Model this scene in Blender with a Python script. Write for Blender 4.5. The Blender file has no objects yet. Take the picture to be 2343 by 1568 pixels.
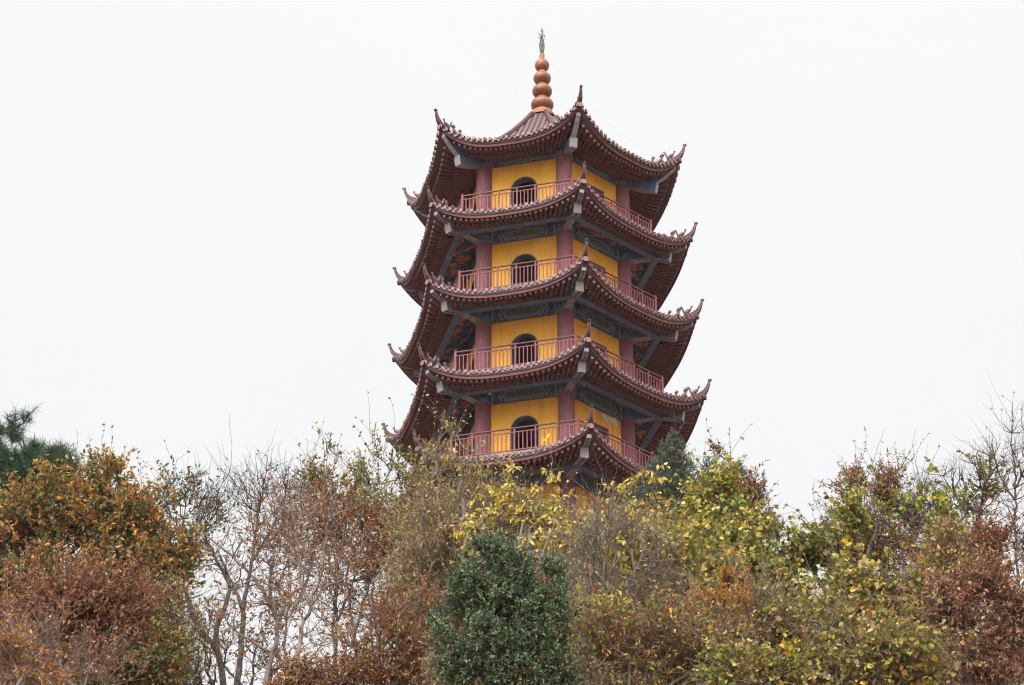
import bpy, math, random
import numpy as np
from math import sin, cos, pi, radians
random.seed(7)
rng = np.random.default_rng(11)
scene = bpy.context.scene
COL = scene.collection
C30 = cos(pi / 6)

# ------------------------------------------------------------------ camera
PITCH, YAW, FOC = radians(29.59), radians(0.74), 9610.0 / 3475.0      # focal length in picture widths
CAM = np.array([0.0, -91.0, 1.6])
cam_d = bpy.data.cameras.new('camera')
cam_d.sensor_width = 36.0
cam_d.sensor_fit = 'HORIZONTAL'
cam_d.lens = 36.0 * FOC
cam_d.clip_start, cam_d.clip_end = 0.5, 3000.0
cam_o = bpy.data.objects.new('camera', cam_d)
COL.objects.link(cam_o)
cam_o.location = CAM
cam_o.rotation_euler = (pi / 2 + PITCH, 0, YAW)
scene.camera = cam_o
PW = 2343.0                                                            # survey units: the photograph 2343 wide
PH = 1568.0


def at(px, py, d):
    """World point seen at survey position (px, py), at ground distance d from the camera."""
    u = (px - PW / 2) / PW / FOC
    v = (PH / 2 - py) / PW / FOC
    cp, sp = cos(PITCH), sin(PITCH)
    y, z = cp - v * sp, sp + v * cp
    c, s = cos(YAW), sin(YAW)
    x, y = u * c - y * s, u * s + y * c
    return CAM + np.array([x, y, z]) * (d / y)


def ppm(d):
    """survey units per metre at ground distance d (mid height of the trees)"""
    return PW * FOC * cos(radians(26)) / d / 1.0


# ------------------------------------------------------------------ materials
def mat(name, rgb, rough=0.7, var=0.0, scale=3.0, rgb2=None, bump=0.0, bscale=20.0, spec=0.4, stretch=None, contrast=(0.35, 0.65), metal=0.0, streak=None):
    m = bpy.data.materials.new(name)
    m.use_nodes = True
    nt = m.node_tree
    b = nt.nodes['Principled BSDF']
    b.inputs['Roughness'].default_value = rough
    b.inputs['Specular IOR Level'].default_value = spec
    b.inputs['Metallic'].default_value = metal
    tc = nt.nodes.new('ShaderNodeTexCoord')
    if rgb2 is None:
        rgb2 = tuple(max(0.0, c * (1 - var)) for c in rgb)
    mp = nt.nodes.new('ShaderNodeMapping')
    nt.links.new(tc.outputs['Object'], mp.inputs[0])
    if stretch:
        mp.inputs['Scale'].default_value = stretch
    n = nt.nodes.new('ShaderNodeTexNoise')
    n.inputs['Scale'].default_value = scale
    n.inputs['Detail'].default_value = 6
    n.inputs['Roughness'].default_value = 0.65
    nt.links.new(mp.outputs[0], n.inputs['Vector'])
    r = nt.nodes.new('ShaderNodeValToRGB')
    r.color_ramp.elements[0].position, r.color_ramp.elements[1].position = contrast
    r.color_ramp.elements[0].color = (*rgb2, 1)
    r.color_ramp.elements[1].color = (*rgb, 1)
    nt.links.new(n.outputs['Fac'], r.inputs[0])
    out = r.outputs[0]
    if streak:                                   # rain streaks and blotches: (colour, horizontal scale, amount)
        for (sc_, c_, amt, lo, hi) in streak:
            mp3 = nt.nodes.new('ShaderNodeMapping')
            mp3.inputs['Scale'].default_value = sc_
            nt.links.new(tc.outputs['Object'], mp3.inputs[0])
            n3 = nt.nodes.new('ShaderNodeTexNoise')
            n3.inputs['Scale'].default_value = 1.0
            n3.inputs['Detail'].default_value = 5
            n3.inputs['Roughness'].default_value = 0.7
            nt.links.new(mp3.outputs[0], n3.inputs['Vector'])
            m3 = nt.nodes.new('ShaderNodeMapRange')
            m3.inputs['From Min'].default_value, m3.inputs['From Max'].default_value = lo, hi
            m3.inputs['To Max'].default_value = amt
            nt.links.new(n3.outputs['Fac'], m3.inputs['Value'])
            x3 = nt.nodes.new('ShaderNodeMix')
            x3.data_type = 'RGBA'
            nt.links.new(m3.outputs[0], x3.inputs[0])
            nt.links.new(out, x3.inputs[6])
            x3.inputs[7].default_value = (*c_, 1)
            out = x3.outputs[2]
    nt.links.new(out, b.inputs['Base Color'])
    if bump:
        n2 = nt.nodes.new('ShaderNodeTexNoise')
        n2.inputs['Scale'].default_value = bscale
        n2.inputs['Detail'].default_value = 4
        nt.links.new(tc.outputs['Object'], n2.inputs['Vector'])
        bp = nt.nodes.new('ShaderNodeBump')
        bp.inputs['Strength'].default_value = bump
        bp.inputs['Distance'].default_value = 0.03
        nt.links.new(n2.outputs['Fac'], bp.inputs['Height'])
        nt.links.new(bp.outputs[0], b.inputs['Normal'])
    return m


def painted_mat(name, base, cols, scale, seedloc=0.0):
    """dense little painted ornaments: cells and curls of several colours over a dark ground"""
    m = bpy.data.materials.new(name)
    m.use_nodes = True
    nt = m.node_tree
    b = nt.nodes['Principled BSDF']
    b.inputs['Roughness'].default_value = 0.65
    tc = nt.nodes.new('ShaderNodeTexCoord')
    mp = nt.nodes.new('ShaderNodeMapping')
    mp.inputs['Location'].default_value = (seedloc, seedloc * 0.7, 0)
    nt.links.new(tc.outputs['Object'], mp.inputs[0])
    prev = None
    rgb = nt.nodes.new('ShaderNodeRGB')
    rgb.outputs[0].default_value = (*base, 1)
    prev = rgb.outputs[0]
    for i, (c, sc, lo, hi) in enumerate(cols):
        n = nt.nodes.new('ShaderNodeTexNoise')
        n.inputs['Scale'].default_value = sc * scale
        n.inputs['Detail'].default_value = 3
        n.inputs['Roughness'].default_value = 0.6
        n.inputs['Distortion'].default_value = 1.2
        mp2 = nt.nodes.new('ShaderNodeMapping')
        mp2.inputs['Location'].default_value = (i * 7.3, i * 3.1, i * 1.7)
        nt.links.new(mp.outputs[0], mp2.inputs[0])
        nt.links.new(mp2.outputs[0], n.inputs['Vector'])
        mr = nt.nodes.new('ShaderNodeMapRange')
        mr.inputs['From Min'].default_value = lo
        mr.inputs['From Max'].default_value = hi
        nt.links.new(n.outputs['Fac'], mr.inputs['Value'])
        mx = nt.nodes.new('ShaderNodeMix')
        mx.data_type = 'RGBA'
        mx.inputs['B'].default_value = (0, 0, 0, 1)
        nt.links.new(mr.outputs[0], mx.inputs[0])
        nt.links.new(prev, mx.inputs[6])
        mx.inputs[7].default_value = (*c, 1)
        prev = mx.outputs[2]
    nt.links.new(prev, b.inputs['Base Color'])
    return m


def leaf_mat(name, rough=0.6, spec=0.3, trans=0.3):
    m = bpy.data.materials.new(name)
    m.use_nodes = True
    nt = m.node_tree
    b = nt.nodes['Principled BSDF']
    b.inputs['Roughness'].default_value = rough
    b.inputs['Specular IOR Level'].default_value = spec
    a = nt.nodes.new('ShaderNodeAttribute')
    a.attribute_name = 'tint'
    nt.links.new(a.outputs['Color'], b.inputs['Base Color'])
    t = nt.nodes.new('ShaderNodeBsdfTranslucent')
    nt.links.new(a.outputs['Color'], t.inputs['Color'])
    mx = nt.nodes.new('ShaderNodeMixShader')
    mx.inputs[0].default_value = trans
    nt.links.new(b.outputs[0], mx.inputs[1])
    nt.links.new(t.outputs[0], mx.inputs[2])
    nt.links.new(mx.outputs[0], nt.nodes['Material Output'].inputs['Surface'])
    return m


M = {}
M['wall'] = mat('ochre plaster', (0.92, 0.465, 0.048), 0.85, scale=1.6, rgb2=(0.80, 0.37, 0.036), contrast=(0.3, 0.6), streak=[((5, 5, .35), (.58, .29, .05), .6, .50, .72), ((1.2, 1.2, 1.6), (.93, .56, .12), .4, .48, .70), ((14, 14, .5), (.44, .25, .08), .45, .58, .76)])
M['plaster'] = mat('bare plaster', (0.86, 0.83, 0.79), 0.9, var=0.15, scale=9)
M['column'] = mat('faded red paint', (0.245, 0.105, 0.130), 0.7, scale=7, rgb2=(0.215, 0.062, 0.072), stretch=(3, 3, 0.35), contrast=(0.3, 0.62), streak=[((14, 14, .7), (.20, .045, .055), .7, .55, .70), ((5, 5, 1.5), (.36, .24, .26), .5, .56, .75)])
M['tile'] = mat('maroon glazed tile', (0.130, 0.036, 0.038), 0.40, scale=6, rgb2=(0.055, 0.021, 0.025), spec=0.5, bump=0.2, bscale=30)
M['drip'] = mat('tile end', (0.31, 0.165, 0.155), 0.42, scale=9, rgb2=(0.115, 0.055, 0.055), spec=0.5)
M['drip2'] = mat('darkened tile end', (0.19, 0.095, 0.09), 0.5, scale=9, rgb2=(0.09, 0.05, 0.045))
M['pan'] = mat('pan tile with painted drip shadow', (0.040, 0.022, 0.025), 0.6, var=0.4, scale=10)  # near-black colour paints in the shadow beneath the tile ends
M['edge'] = mat('eave board paint', (0.170, 0.056, 0.058), 0.7, scale=5, rgb2=(0.095, 0.032, 0.036), contrast=(0.3, 0.6))
M['soffit'] = mat('maroon soffit boards', (0.108, 0.045, 0.058), 0.75, var=0.3, scale=4)
M['rafter'] = mat('maroon rafter', (0.165, 0.060, 0.072), 0.7, var=0.3, scale=6)
M['rafend'] = mat('pale rafter end', (0.37, 0.235, 0.205), 0.7, var=0.3, scale=15)
M['rail'] = mat('red rail paint', (0.225, 0.062, 0.066), 0.6, var=0.25, scale=6)
M['handrail'] = mat('dark handrail', (0.150, 0.050, 0.055), 0.45, var=0.3, scale=5)
M['horn'] = mat('ridge glaze', (0.075, 0.024, 0.025), 0.55, var=0.4, scale=10, spec=0.35)
M['pale'] = mat('pale mortar line', (0.24, 0.13, 0.12), 0.6, var=0.25, scale=12)
M['figure'] = mat('weathered ridge beast', (0.20, 0.12, 0.11), 0.6, scale=18, rgb2=(0.06, 0.04, 0.04))
M['black'] = mat('blackened tip', (0.03, 0.02, 0.022), 0.5, var=0.2)
M['beamblue'] = mat('grey blue beam paint', (0.130, 0.185, 0.340), 0.7, scale=3.5, rgb2=(0.075, 0.110, 0.230), stretch=(1, 1, 1.5), bump=0.1, streak=[((6, 6, 2), (.26, .26, .27), .6, .54, .70), ((16, 16, 4), (.07, .07, .09), .5, .58, .72)])
M['beamgrey'] = mat('worn grey beam edge', (0.36, 0.33, 0.34), 0.75, scale=6, rgb2=(0.20, 0.18, 0.20))
M['beamnose'] = mat('pale beam nose', (0.40, 0.385, 0.405), 0.7, var=0.35, scale=9)
M['beamstripe'] = mat('cobalt stripe', (0.045, 0.075, 0.240), 0.65, var=0.3, scale=9)
M['beam'] = painted_mat('painted beam ground', (0.060, 0.100, 0.165), [((0.17, 0.23, 0.19), 6, .50, .58), ((0.05, 0.10, 0.33), 4, .55, .60), ((0.36, 0.40, 0.36), 14, .60, .66)], 1.0)
M['cart'] = painted_mat('cartouche fill', (0.085, 0.125, 0.100), [((0.20, 0.235, 0.145), 10, .48, .58), ((0.08, 0.11, 0.26), 7, .58, .62), ((0.38, 0.32, 0.20), 16, .62, .67)], 1.0)
M['cartline'] = mat('pale cartouche line', (0.40, 0.50, 0.60), 0.7, var=0.3, scale=12)
M['cartblue'] = mat('blue cartouche band', (0.040, 0.080, 0.300), 0.65, var=0.3, scale=12)
M['dragon'] = painted_mat('soffit dragon painting', (0.030, 0.048, 0.200), [((0.070, 0.12, 0.21), 3, .50, .60), ((0.60, 0.210, 0.080), 1.6, .515, .55), ((0.40, 0.24, 0.07), 5, .60, .63), ((0.03, 0.045, 0.17), 7, .55, .59), ((0.60, 0.56, 0.50), 6, .67, .70)], 1.0)
M['ring'] = mat('blue capital ring', (0.16, 0.23, 0.42), 0.6, var=0.3, scale=8)
M['stone'] = mat('grey arch stone', (0.19, 0.215, 0.22), 0.85, scale=6, rgb2=(0.10, 0.115, 0.125), bump=0.2)
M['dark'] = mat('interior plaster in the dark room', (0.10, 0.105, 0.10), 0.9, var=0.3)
M['door'] = mat('dark red door', (0.10, 0.030, 0.038), 0.6, var=0.3, scale=5)
M['doorframe'] = mat('door frame', (0.17, 0.065, 0.075), 0.6, var=0.3, scale=5)
M['ball'] = mat('amber glazed ball', (0.225, 0.066, 0.019), 0.36, scale=3, rgb2=(0.120, 0.034, 0.014), spec=0.5, stretch=(2, 2, .6), contrast=(.25, .7))
M['neck'] = mat('pale amber shoulder', (0.29, 0.120, 0.045), 0.45, var=0.2, scale=5)
M['iron'] = mat('dark iron', (0.055, 0.060, 0.050), 0.45, var=0.4, scale=20, metal=0.6)
M['gold'] = mat('tarnished gilding', (0.24, 0.21, 0.15), 0.5, var=0.5, scale=20, metal=0.3)
M['wire'] = mat('galvanised wire', (0.22, 0.22, 0.23), 0.8)
M['floor'] = mat('concrete slab', (0.28, 0.20, 0.19), 0.85, var=0.2, scale=4)
M['soil'] = mat('leaf litter', (0.20, 0.12, 0.060), 0.95, scale=2.5, rgb2=(0.085, 0.060, 0.032), bump=0.6, bscale=9)
BARK = {
    'twig': mat('grey brown twig bark', (0.250, 0.200, 0.145), 0.9, scale=2.2, rgb2=(0.075, 0.056, 0.043)),
    'dark': mat('dark bark', (0.085, 0.066, 0.058), 0.9, scale=6, rgb2=(0.040, 0.032, 0.029), stretch=(3, 3, .5)),
    'grey': mat('grey bark', (0.195, 0.155, 0.130), 0.9, scale=6, rgb2=(0.095, 0.073, 0.062), stretch=(3, 3, .5)),
    'brown': mat('brown bark', (0.155, 0.105, 0.080), 0.9, scale=6, rgb2=(0.070, 0.046, 0.037), stretch=(3, 3, .5)),
    'pale': mat('pale bark', (0.27, 0.215, 0.175), 0.9, scale=6, rgb2=(0.14, 0.108, 0.088), stretch=(3, 3, .5)),
}
LEAF = leaf_mat('autumn leaf', trans=0.24)
LEAF_GLOSS = leaf_mat('evergreen leaf', rough=0.5, spec=0.25, trans=0.12)
LEAF_NEEDLE = leaf_mat('needle foliage', rough=0.6, spec=0.3, trans=0.15)


# ------------------------------------------------------------------ mesh helpers
class MB:
    def __init__(s):
        s.v, s.f, s.m = [], [], []

    def add(s, vs, fs, m=0):
        o = len(s.v)
        s.v += [tuple(float(c) for c in p) for p in vs]
        s.f += [tuple(i + o for i in f) for f in fs]
        s.m += [m] * len(fs) if isinstance(m, int) else list(m)

    def box(s, x0, x1, y0, y1, z0, z1, m=0):
        s.add([(x0, y0, z0), (x1, y0, z0), (x1, y1, z0), (x0, y1, z0), (x0, y0, z1), (x1, y0, z1), (x1, y1, z1), (x0, y1, z1)],
              [(0, 3, 2, 1), (4, 5, 6, 7), (0, 1, 5, 4), (1, 2, 6, 5), (2, 3, 7, 6), (3, 0, 4, 7)], m)

    def loft(s, rings, m=0, closed=True, caps=True, capm=None):
        k = len(rings[0])
        vs = [p for r in rings for p in r]
        fs, n = [], len(rings)
        for i in range(n - 1):
            for j in range(k if closed else k - 1):
                a, b = i * k + j, i * k + (j + 1) % k
                fs.append((a, b, b + k, a + k))
        ms = [m] * len(fs)
        if caps and closed:
            fs += [tuple(range(k))[::-1], tuple(range((n - 1) * k, n * k))]
            ms += [m if capm is None else capm] * 2
        s.add(vs, fs, ms)

    def tube(s, pts, r, k=8, m=0, caps=True, capm=None, flat=1.0, up=(0, 0, 1)):
        pts = [np.array(p, float) for p in pts]
        n = len(pts)
        rs = r if hasattr(r, '__len__') else [r] * n
        rings = []
        for i in range(n):
            d = pts[min(i + 1, n - 1)] - pts[max(i - 1, 0)]
            d /= np.linalg.norm(d) + 1e-9
            a = np.cross(d, up)
            if np.linalg.norm(a) < 1e-3:
                a = np.cross(d, (1, 0, 0))
            a /= np.linalg.norm(a)
            b = np.cross(a, d)
            rings.append([pts[i] + rs[i] * (cos(2 * pi * j / k + pi / k) * a + flat * sin(2 * pi * j / k + pi / k) * b) for j in range(k)])
        s.loft(rings, m, True, caps, capm)

    def bar(s, p, q, w, h, m=0, capm=None, up=(0, 0, 1)):
        p, q = np.array(p, float), np.array(q, float)
        d = (q - p) / np.linalg.norm(q - p)
        a = np.cross(d, up)
        a /= np.linalg.norm(a)
        b = np.cross(a, d)
        rings = [[c + w / 2 * i * a + h / 2 * j * b for i, j in ((-1, -1), (1, -1), (1, 1), (-1, 1))] for c in (p, q)]
        s.loft(rings, m, True, True, capm)

    def lathe(s, prof, k=24, m=0, cx=0, cy=0):
        rings = [[(cx + r * cos(2 * pi * j / k), cy + r * sin(2 * pi * j / k), z) for j in range(k)] for r, z in prof]
        s.loft(rings, m)

    def build(s, name, mats, parent=None, smooth=False, rotz=0.0):
        me = bpy.data.meshes.new(name)
        me.from_pydata(s.v, [], s.f)
        for mm in (mats if isinstance(mats, (list, tuple)) else [mats]):
            me.materials.append(mm)
        me.polygons.foreach_set('material_index', s.m)
        if smooth:
            me.polygons.foreach_set('use_smooth', [True] * len(s.f))
            me.set_sharp_from_angle(angle=radians(40))
        me.update()
        o = bpy.data.objects.new(name, me)
        COL.objects.link(o)
        o.rotation_euler.z = rotz
        if parent is not None:
            o.parent = parent
        return o


def dup(o, rotz, parent=None):
    """copy of an object and its children, turned about the tower's axis"""
    c = o.copy()
    COL.objects.link(c)
    c.rotation_euler.z = rotz
    if parent is not None:
        c.parent = parent
    for ch in list(o.children):
        d = ch.copy()
        COL.objects.link(d)
        d.parent = c
    return c


def thing(name, label, cat, loc, group=None):
    o = bpy.data.objects.new(name, None)
    o.empty_display_size = 0.3
    COL.objects.link(o)
    o.location = loc
    o['label'], o['category'] = label, cat
    if group:
        o['group'] = group
    return o


# ------------------------------------------------------------------ terrain
def smooth(a, b, x):
    t = np.clip((x - a) / (b - a), 0, 1)
    return t * t * (3 - 2 * t)


def ground(x, y):
    d = np.asarray(y, float) + 91.0
    x = np.asarray(x, float)
    up = 35.0 * np.clip((d - 8) / 76.0, 0, 1)
    side = 1 - 0.75 * smooth(20, 130, np.abs(x))
    back = 1 - 0.9 * smooth(106, 190, d)
    return up * side * back + 0.25 * np.sin(x * .35 + d * .2) * np.clip((d - 8) / 20, 0, 1) * np.cos(d * .31)


def build_ground():
    g = np.concatenate([-np.geomspace(900, 36, 22), np.linspace(-34, 34, 60), np.geomspace(36, 900, 22)])
    gy = np.concatenate([-91 - np.geomspace(800, 4, 16), np.linspace(-90, 40, 90), 42 + np.geomspace(2, 1100, 24)])
    X, Y = np.meshgrid(g, gy)
    Z = ground(X, Y)
    n, k = X.shape
    b = MB()
    b.add(np.stack([X.ravel(), Y.ravel(), Z.ravel()], 1), [(i * k + j, i * k + j + 1, (i + 1) * k + j + 1, (i + 1) * k + j) for i in range(n - 1) for j in range(k - 1)])
    o = b.build('terrain', M['soil'], smooth=True)
    o['kind'] = 'structure'
    o['label'] = 'wooded hillside under the trees and pagoda'


build_ground()

# ------------------------------------------------------------------ pagoda
TH = radians(14.8)
PG = thing('pagoda', 'tall hexagonal pagoda with ochre walls and maroon upturned tiled roofs on the hilltop', 'pagoda', (0, 0, 0))
# one row per storey, top one first: wall top z, corner z and radius of the eave, mid-eave z and apothem, rail radius, rail top z
ST = [
    dict(wt=59.48, bt=59.80, Re=5.36, zc=60.22, zm=59.14, am=4.58, rr=4.17, rt=57.85),
    dict(wt=56.13, bt=56.63, Re=5.68, zc=56.68, zm=55.92, am=4.86, rr=4.27, rt=54.53),
    dict(wt=52.78, bt=53.34, Re=5.81, zc=53.35, zm=52.50, am=4.96, rr=4.43, rt=51.14),
    dict(wt=49.43, bt=49.97, Re=5.97, zc=49.98, zm=49.16, am=5.09, rr=4.58, rt=47.70),
    dict(wt=46.00, bt=46.55, Re=6.14, zc=46.52, zm=45.70, am=5.24, rr=4.72, rt=44.30),
    dict(wt=42.60, bt=43.15, Re=6.30, zc=43.10, zm=42.30, am=5.38, rr=4.85, rt=40.90),
]
RC, CR = 3.07, 0.30            # column ring radius, column radius
AW = RC * C30                  # wall apothem
NS = len(ST)
ang = lambda k: TH + k * pi / 3          # corner direction as a turn about z
fang = lambda k: TH + (k + 0.5) * pi / 3  # face between corner k and k+1


class Eave:
    """shape of one roof: P(u, v) on the top, u across a face (-1..1), v from the ridge end (0) to the eave (1)"""

    def __init__(s, i):
        S = ST[i]
        s.top = i == 0
        s.Re, s.zm, s.am = S['Re'], S['zm'], S['am']
        s.rise = S['zc'] - S['zm']
        s.th = 0.26
        if s.top:
            s.Ri, s.zi, s.c = 0.42, 63.32, 0.80
        else:
            s.Ri, s.zi, s.c = ST[i - 1]['rr'] + 0.13, S['zm'] + 0.26 + 0.42, 0.10
        s.dp = s.Re * C30 - s.am
        # underside
        s.Ai = AW + 0.10 if s.top else 3.80
        s.zs = S['bt'] + 0.05 if s.top else S['wt'] + 0.24
        s.q = 2.9

    def P(s, u, v, off=0.0):
        R = s.Ri + (s.Re - s.Ri) * v
        al = R * C30
        tm = al - s.dp * v * v
        t = tm + (al - tm) * abs(u) ** 2.2
        zo = s.zm + s.th
        z = s.zi + (zo - s.zi) * (v * (1 + s.c) - s.c * v * v) - .12 * v ** 3 * abs(u) ** 4 + s.rise * v ** (3.5 if s.top else 2.0) * abs(u) ** s.q
        return np.array([u * R * 0.5, -t, z + off])

    def U(s, u, w, off=0.0):
        """underside: w from purlin (0) to eave (1)"""
        Ro = s.Re - 0.03
        Rr = s.Ai / C30
        R = Rr + (Ro - Rr) * w
        al = R * C30
        tm = al - s.dp * w * w
        t = tm + (al - tm) * abs(u) ** 2.2
        z = s.zs + (s.zm - s.zs) * w + s.rise * w ** 1.7 * abs(u) ** s.q
        return np.array([u * R * 0.5, -t, z + off])

    def hip(s, R):
        v = (R - s.Ri) / (s.Re - s.Ri)
        return s.P(1.0, v)[2]


def rot6(b, sector):
    """repeat a sector mesh about the axis"""
    for k in range(6):
        a = fang(k)
        ca, sa = cos(a), sin(a)
        o = len(b.v)
        b.v += [(x * ca - y * sa, x * sa + y * ca, z) for x, y, z in sector.v]
        b.f += [tuple(i + o for i in f) for f in sector.f]
        b.m += sector.m


def make_roof(i):
    E = Eave(i)
    s = MB()
    us = [-1 + 2 * j / 28 for j in range(29)]
    us = [math.copysign(abs(u) ** 0.85, u) for u in us]
    nv = 16 if E.top else 7
    # tile bed
    s.loft([[E.P(u, v / nv) for u in us] for v in range(nv + 1)], 1, closed=False)
    # edge of the bed: drip shadow painted as a dark band, then the pale eave board
    kf = lambda u: 1 - .4 * abs(u) ** 4               # the eave thins out towards its corners
    edge = [[E.P(u, 1.0) for u in us], [E.P(u, 1.0, -0.13 * kf(u)) for u in us]]
    s.loft(edge, 1, closed=False)
    fas = []
    for dz, dv in ((-0.13, 0.0), (-0.145, -0.06), (-0.25, -0.07)):
        fas.append([E.P(u, 1.0 + dv / (E.Re - E.Ri), 0) * np.array([1, 1, 0]) + np.array([0, 0, E.P(u, 1.0, dz * kf(u))[2]]) for u in us])
    s.loft(fas, 2, closed=False)
    # cover tiles: half round ribs running straight down the slope
    half = E.Re * 0.5
    nt = int(round(half * 2 / 0.205))
    pitch = half * 2 / nt
    L = E.Re - E.Ri
    for t in range(nt):
        x = -half + (t + 0.5) * pitch
        rings = []
        v = 1.012
        while True:
            R = E.Ri + L * v
            if v < 0.0 or abs(x) > R * 0.5 * 0.995:
                break
            c = E.P(x / (R * 0.5), v)
            rings.append(c)
            v -= 0.20 / L
        if len(rings) < 2:
            rings.append(E.P(x / half * 0.97, 1.0 - 0.1 / L))
        rr = []
        for c in rings:
            for r in (0.078, 0.064):
                rr.append([c + np.array([r * cos(pi * j / 5), 0, 0.01 + r * 1.05 * sin(pi * j / 5)]) for j in range(6)])
        # shift second ring of every tile so that it meets the next joint
        for a in range(0, len(rr) - 2, 2):
            d = rings[a // 2 + 1] - rings[a // 2]
            rr[a + 1] = [p + d * 0.96 for p in rr[a + 1]]
        s.loft(rr[:-1], 0, closed=False)
        # round end of the rib and the hanging drip tile between ribs
        c = E.P(x / half, 1.014)
        zt = c[2] + 0.035
        dn = np.array([0, -1.0, -0.12])
        dn /= np.linalg.norm(dn)
        upv = np.array([0, -0.12, 1.0])
        slope = (E.P(min(1, x / half + .02), 1)[2] - E.P(max(-1, x / half - .02), 1)[2]) / (0.04 * half)
        xv = np.array([1, 0, slope])
        xv /= np.linalg.norm(xv)
        disc = [np.array([c[0], c[1] - 0.02, zt]) + 0.066 * (cos(2 * pi * j / 10) * xv + sin(2 * pi * j / 10) * upv) for j in range(10)]
        jit_ = rng.normal(size=3) * np.array([.007, .008, .007])
        disc = [p + jit_ for p in disc]
        s.loft([[p - dn * 0.05 for p in disc], disc], 0, capm=3 if rng.random() < .72 else 4)
        x2 = x + pitch / 2
        if t < nt - 1:
            c2 = E.P(x2 / half, 1.008)
            dr = [(-0.066, 0.012), (-0.060, -0.03), (-0.036, -0.068), (0, -0.084), (0.036, -0.068), (0.060, -0.03), (0.066, 0.012), (0, -0.012)]
            dv = [c2 + np.array([0, -0.02, -0.01]) + a * xv + b_ * upv for a, b_ in dr]
            jit_ = rng.normal(size=3) * np.array([.006, .006, .008])
            dv = [p + jit_ for p in dv]
            s.loft([[p - dn * 0.025 for p in dv], dv], 0, capm=3 if rng.random() < .72 else 4)
    b = MB()
    rot6(b, s)
    roof = b.build('roof', [M['tile'], M['pan'], M['edge'], M['drip'], M['drip2']], PG)
    # boarded underside with two layers of rafters
    s = MB()
    nw = 6
    s.loft([[E.U(u, w / nw, 0.0) for u in us] for w in range(nw + 1)], 0, closed=False)
    nr = nt
    for t in range(nr):
        x = (-half + (t + 0.5) * pitch) / half
        if abs(x) > 0.955:
            continue
        tgt = math.copysign(abs(x) ** 1.08, x)
        w0, w1, w2 = 0.0, 0.52, 0.86
        if abs(x) > 0.80:
            w0 = 0.30
        pts = [E.U(tgt, w, -0.045) for w in np.linspace(max(w0, .36), w2, 5)]
        for a, c in zip(pts[:-1], pts[1:]):
            s.bar(a, c, 0.092, 0.10, 1, capm=1)
        e = pts[-1]
        dd = pts[-1] - pts[-2]
        dd /= np.linalg.norm(dd)
        s.bar(e, e + dd * 0.012, 0.097, 0.107, 2)
        if w0 < 0.4:
            pts = [E.U(tgt, w, -0.145) for w in np.linspace(w0, w1, 4)]
            s.tube(pts, 0.058, 8, 1, capm=1)
    b = MB()
    rot6(b, s)
    so = b.build('soffit', [M['soffit'], M['rafter'], M['rafend']], roof)
    # hip ridge with its horn, built on the corner that faces -Y
    h = MB()
    prof = []
    R0 = 0.55 if E.top else E.Ri + 0.05
    zc = ST[i]['zc']
    Rt, n = E.Re - 1.15, (14 if E.top else 2)
    HT = [(-1.15, .20), (-.95, .17), (-.75, .155), (-.55, .19), (-.35, .25), (-.15, .32), (.0, .41), (.07, .49), (.12, .58), (.16, .68), (.19, .79)]
    if E.top:
        HT = [(a, h_ - .05 * (a < -.5)) for a, h_ in HT]
    for a in range(n):
        R = R0 + (Rt - .1 - R0) * a / n
        prof.append((R, E.hip(R) + 0.08, 0.095, 0.10))
    for a, h_ in HT:
        hh = .11 if a < -.1 else {0.0: .085, .07: .068, .12: .054, .16: .044, .19: .038}.get(a, .10)
        prof.append((E.Re + a, zc + h_ - hh, {-.15: .085, .0: .078, .07: .070, .12: .058, .16: .046, .19: .038}.get(a, .092), hh))
    ridge_top = lambda R: zc + float(np.interp(R - E.Re, [a for a, _ in HT], [h_ for _, h_ in HT]))
    rings = []
    P2 = [np.array((0, -r, z)) for r, z, _, _ in prof]
    for a, (r, z, w, hh) in enumerate(prof):
        d = P2[min(a + 1, len(P2) - 1)] - P2[max(a - 1, 0)]
        d /= np.linalg.norm(d)
        nrm = np.array([0, d[2], -d[1]])
        if nrm[2] < 0:
            nrm = -nrm
        x = np.array([1.0, 0, 0])
        rings.append([P2[a] + w * sx * x + hh * sy * nrm for sx, sy in ((-1, -1), (1, -1), (1, .25), (.62, .8), (0, 1), (-.62, .8), (-1, .25))])
    h.loft(rings, 0)
    # pale mortar rings on the horn
    for a in (-4, -2):
        c = np.array(rings[a]).mean(0)
        r2 = [c + (np.array(p) - c) * 1.13 for p in rings[a]]
        d = P2[a + 1] - P2[a - 1] if a + 1 < 0 else P2[-1] - P2[-2]
        d = d / np.linalg.norm(d)
        h.loft([[p - d * 0.012 for p in r2], [p + d * 0.012 for p in r2]], 1)
    # two pale edge lines up the outside of the horn
    for sx in (-1, 1):
        h.tube([np.array(rings[a][0 if sx < 0 else 1]) for a in range(len(rings) - 7, len(rings))], 0.008, 4, 1)
    # dark cap and the little round tile that closes the hip at the corner
    c = P2[-1]
    h.box(-0.042, 0.042, c[1] - 0.085, c[1] + 0.042, c[2] - 0.01, c[2] + 0.045, 2)
    cc = np.array([0, -E.Re - 0.06, zc + 0.09])
    disc = [cc + 0.10 * np.array([cos(2 * pi * j / 12), 0, sin(2 * pi * j / 12)]) for j in range(12)]
    h.loft([[p + np.array([0, 0.2, 0]) for p in disc], disc], 0, capm=1)
    ridge = h.build('hip_ridge', [M['horn'], M['pale'], M['black']], roof, rotz=ang(0))
    for k in (1, 2, 4, 5):
        dup(ridge, ang(k), roof)
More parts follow.
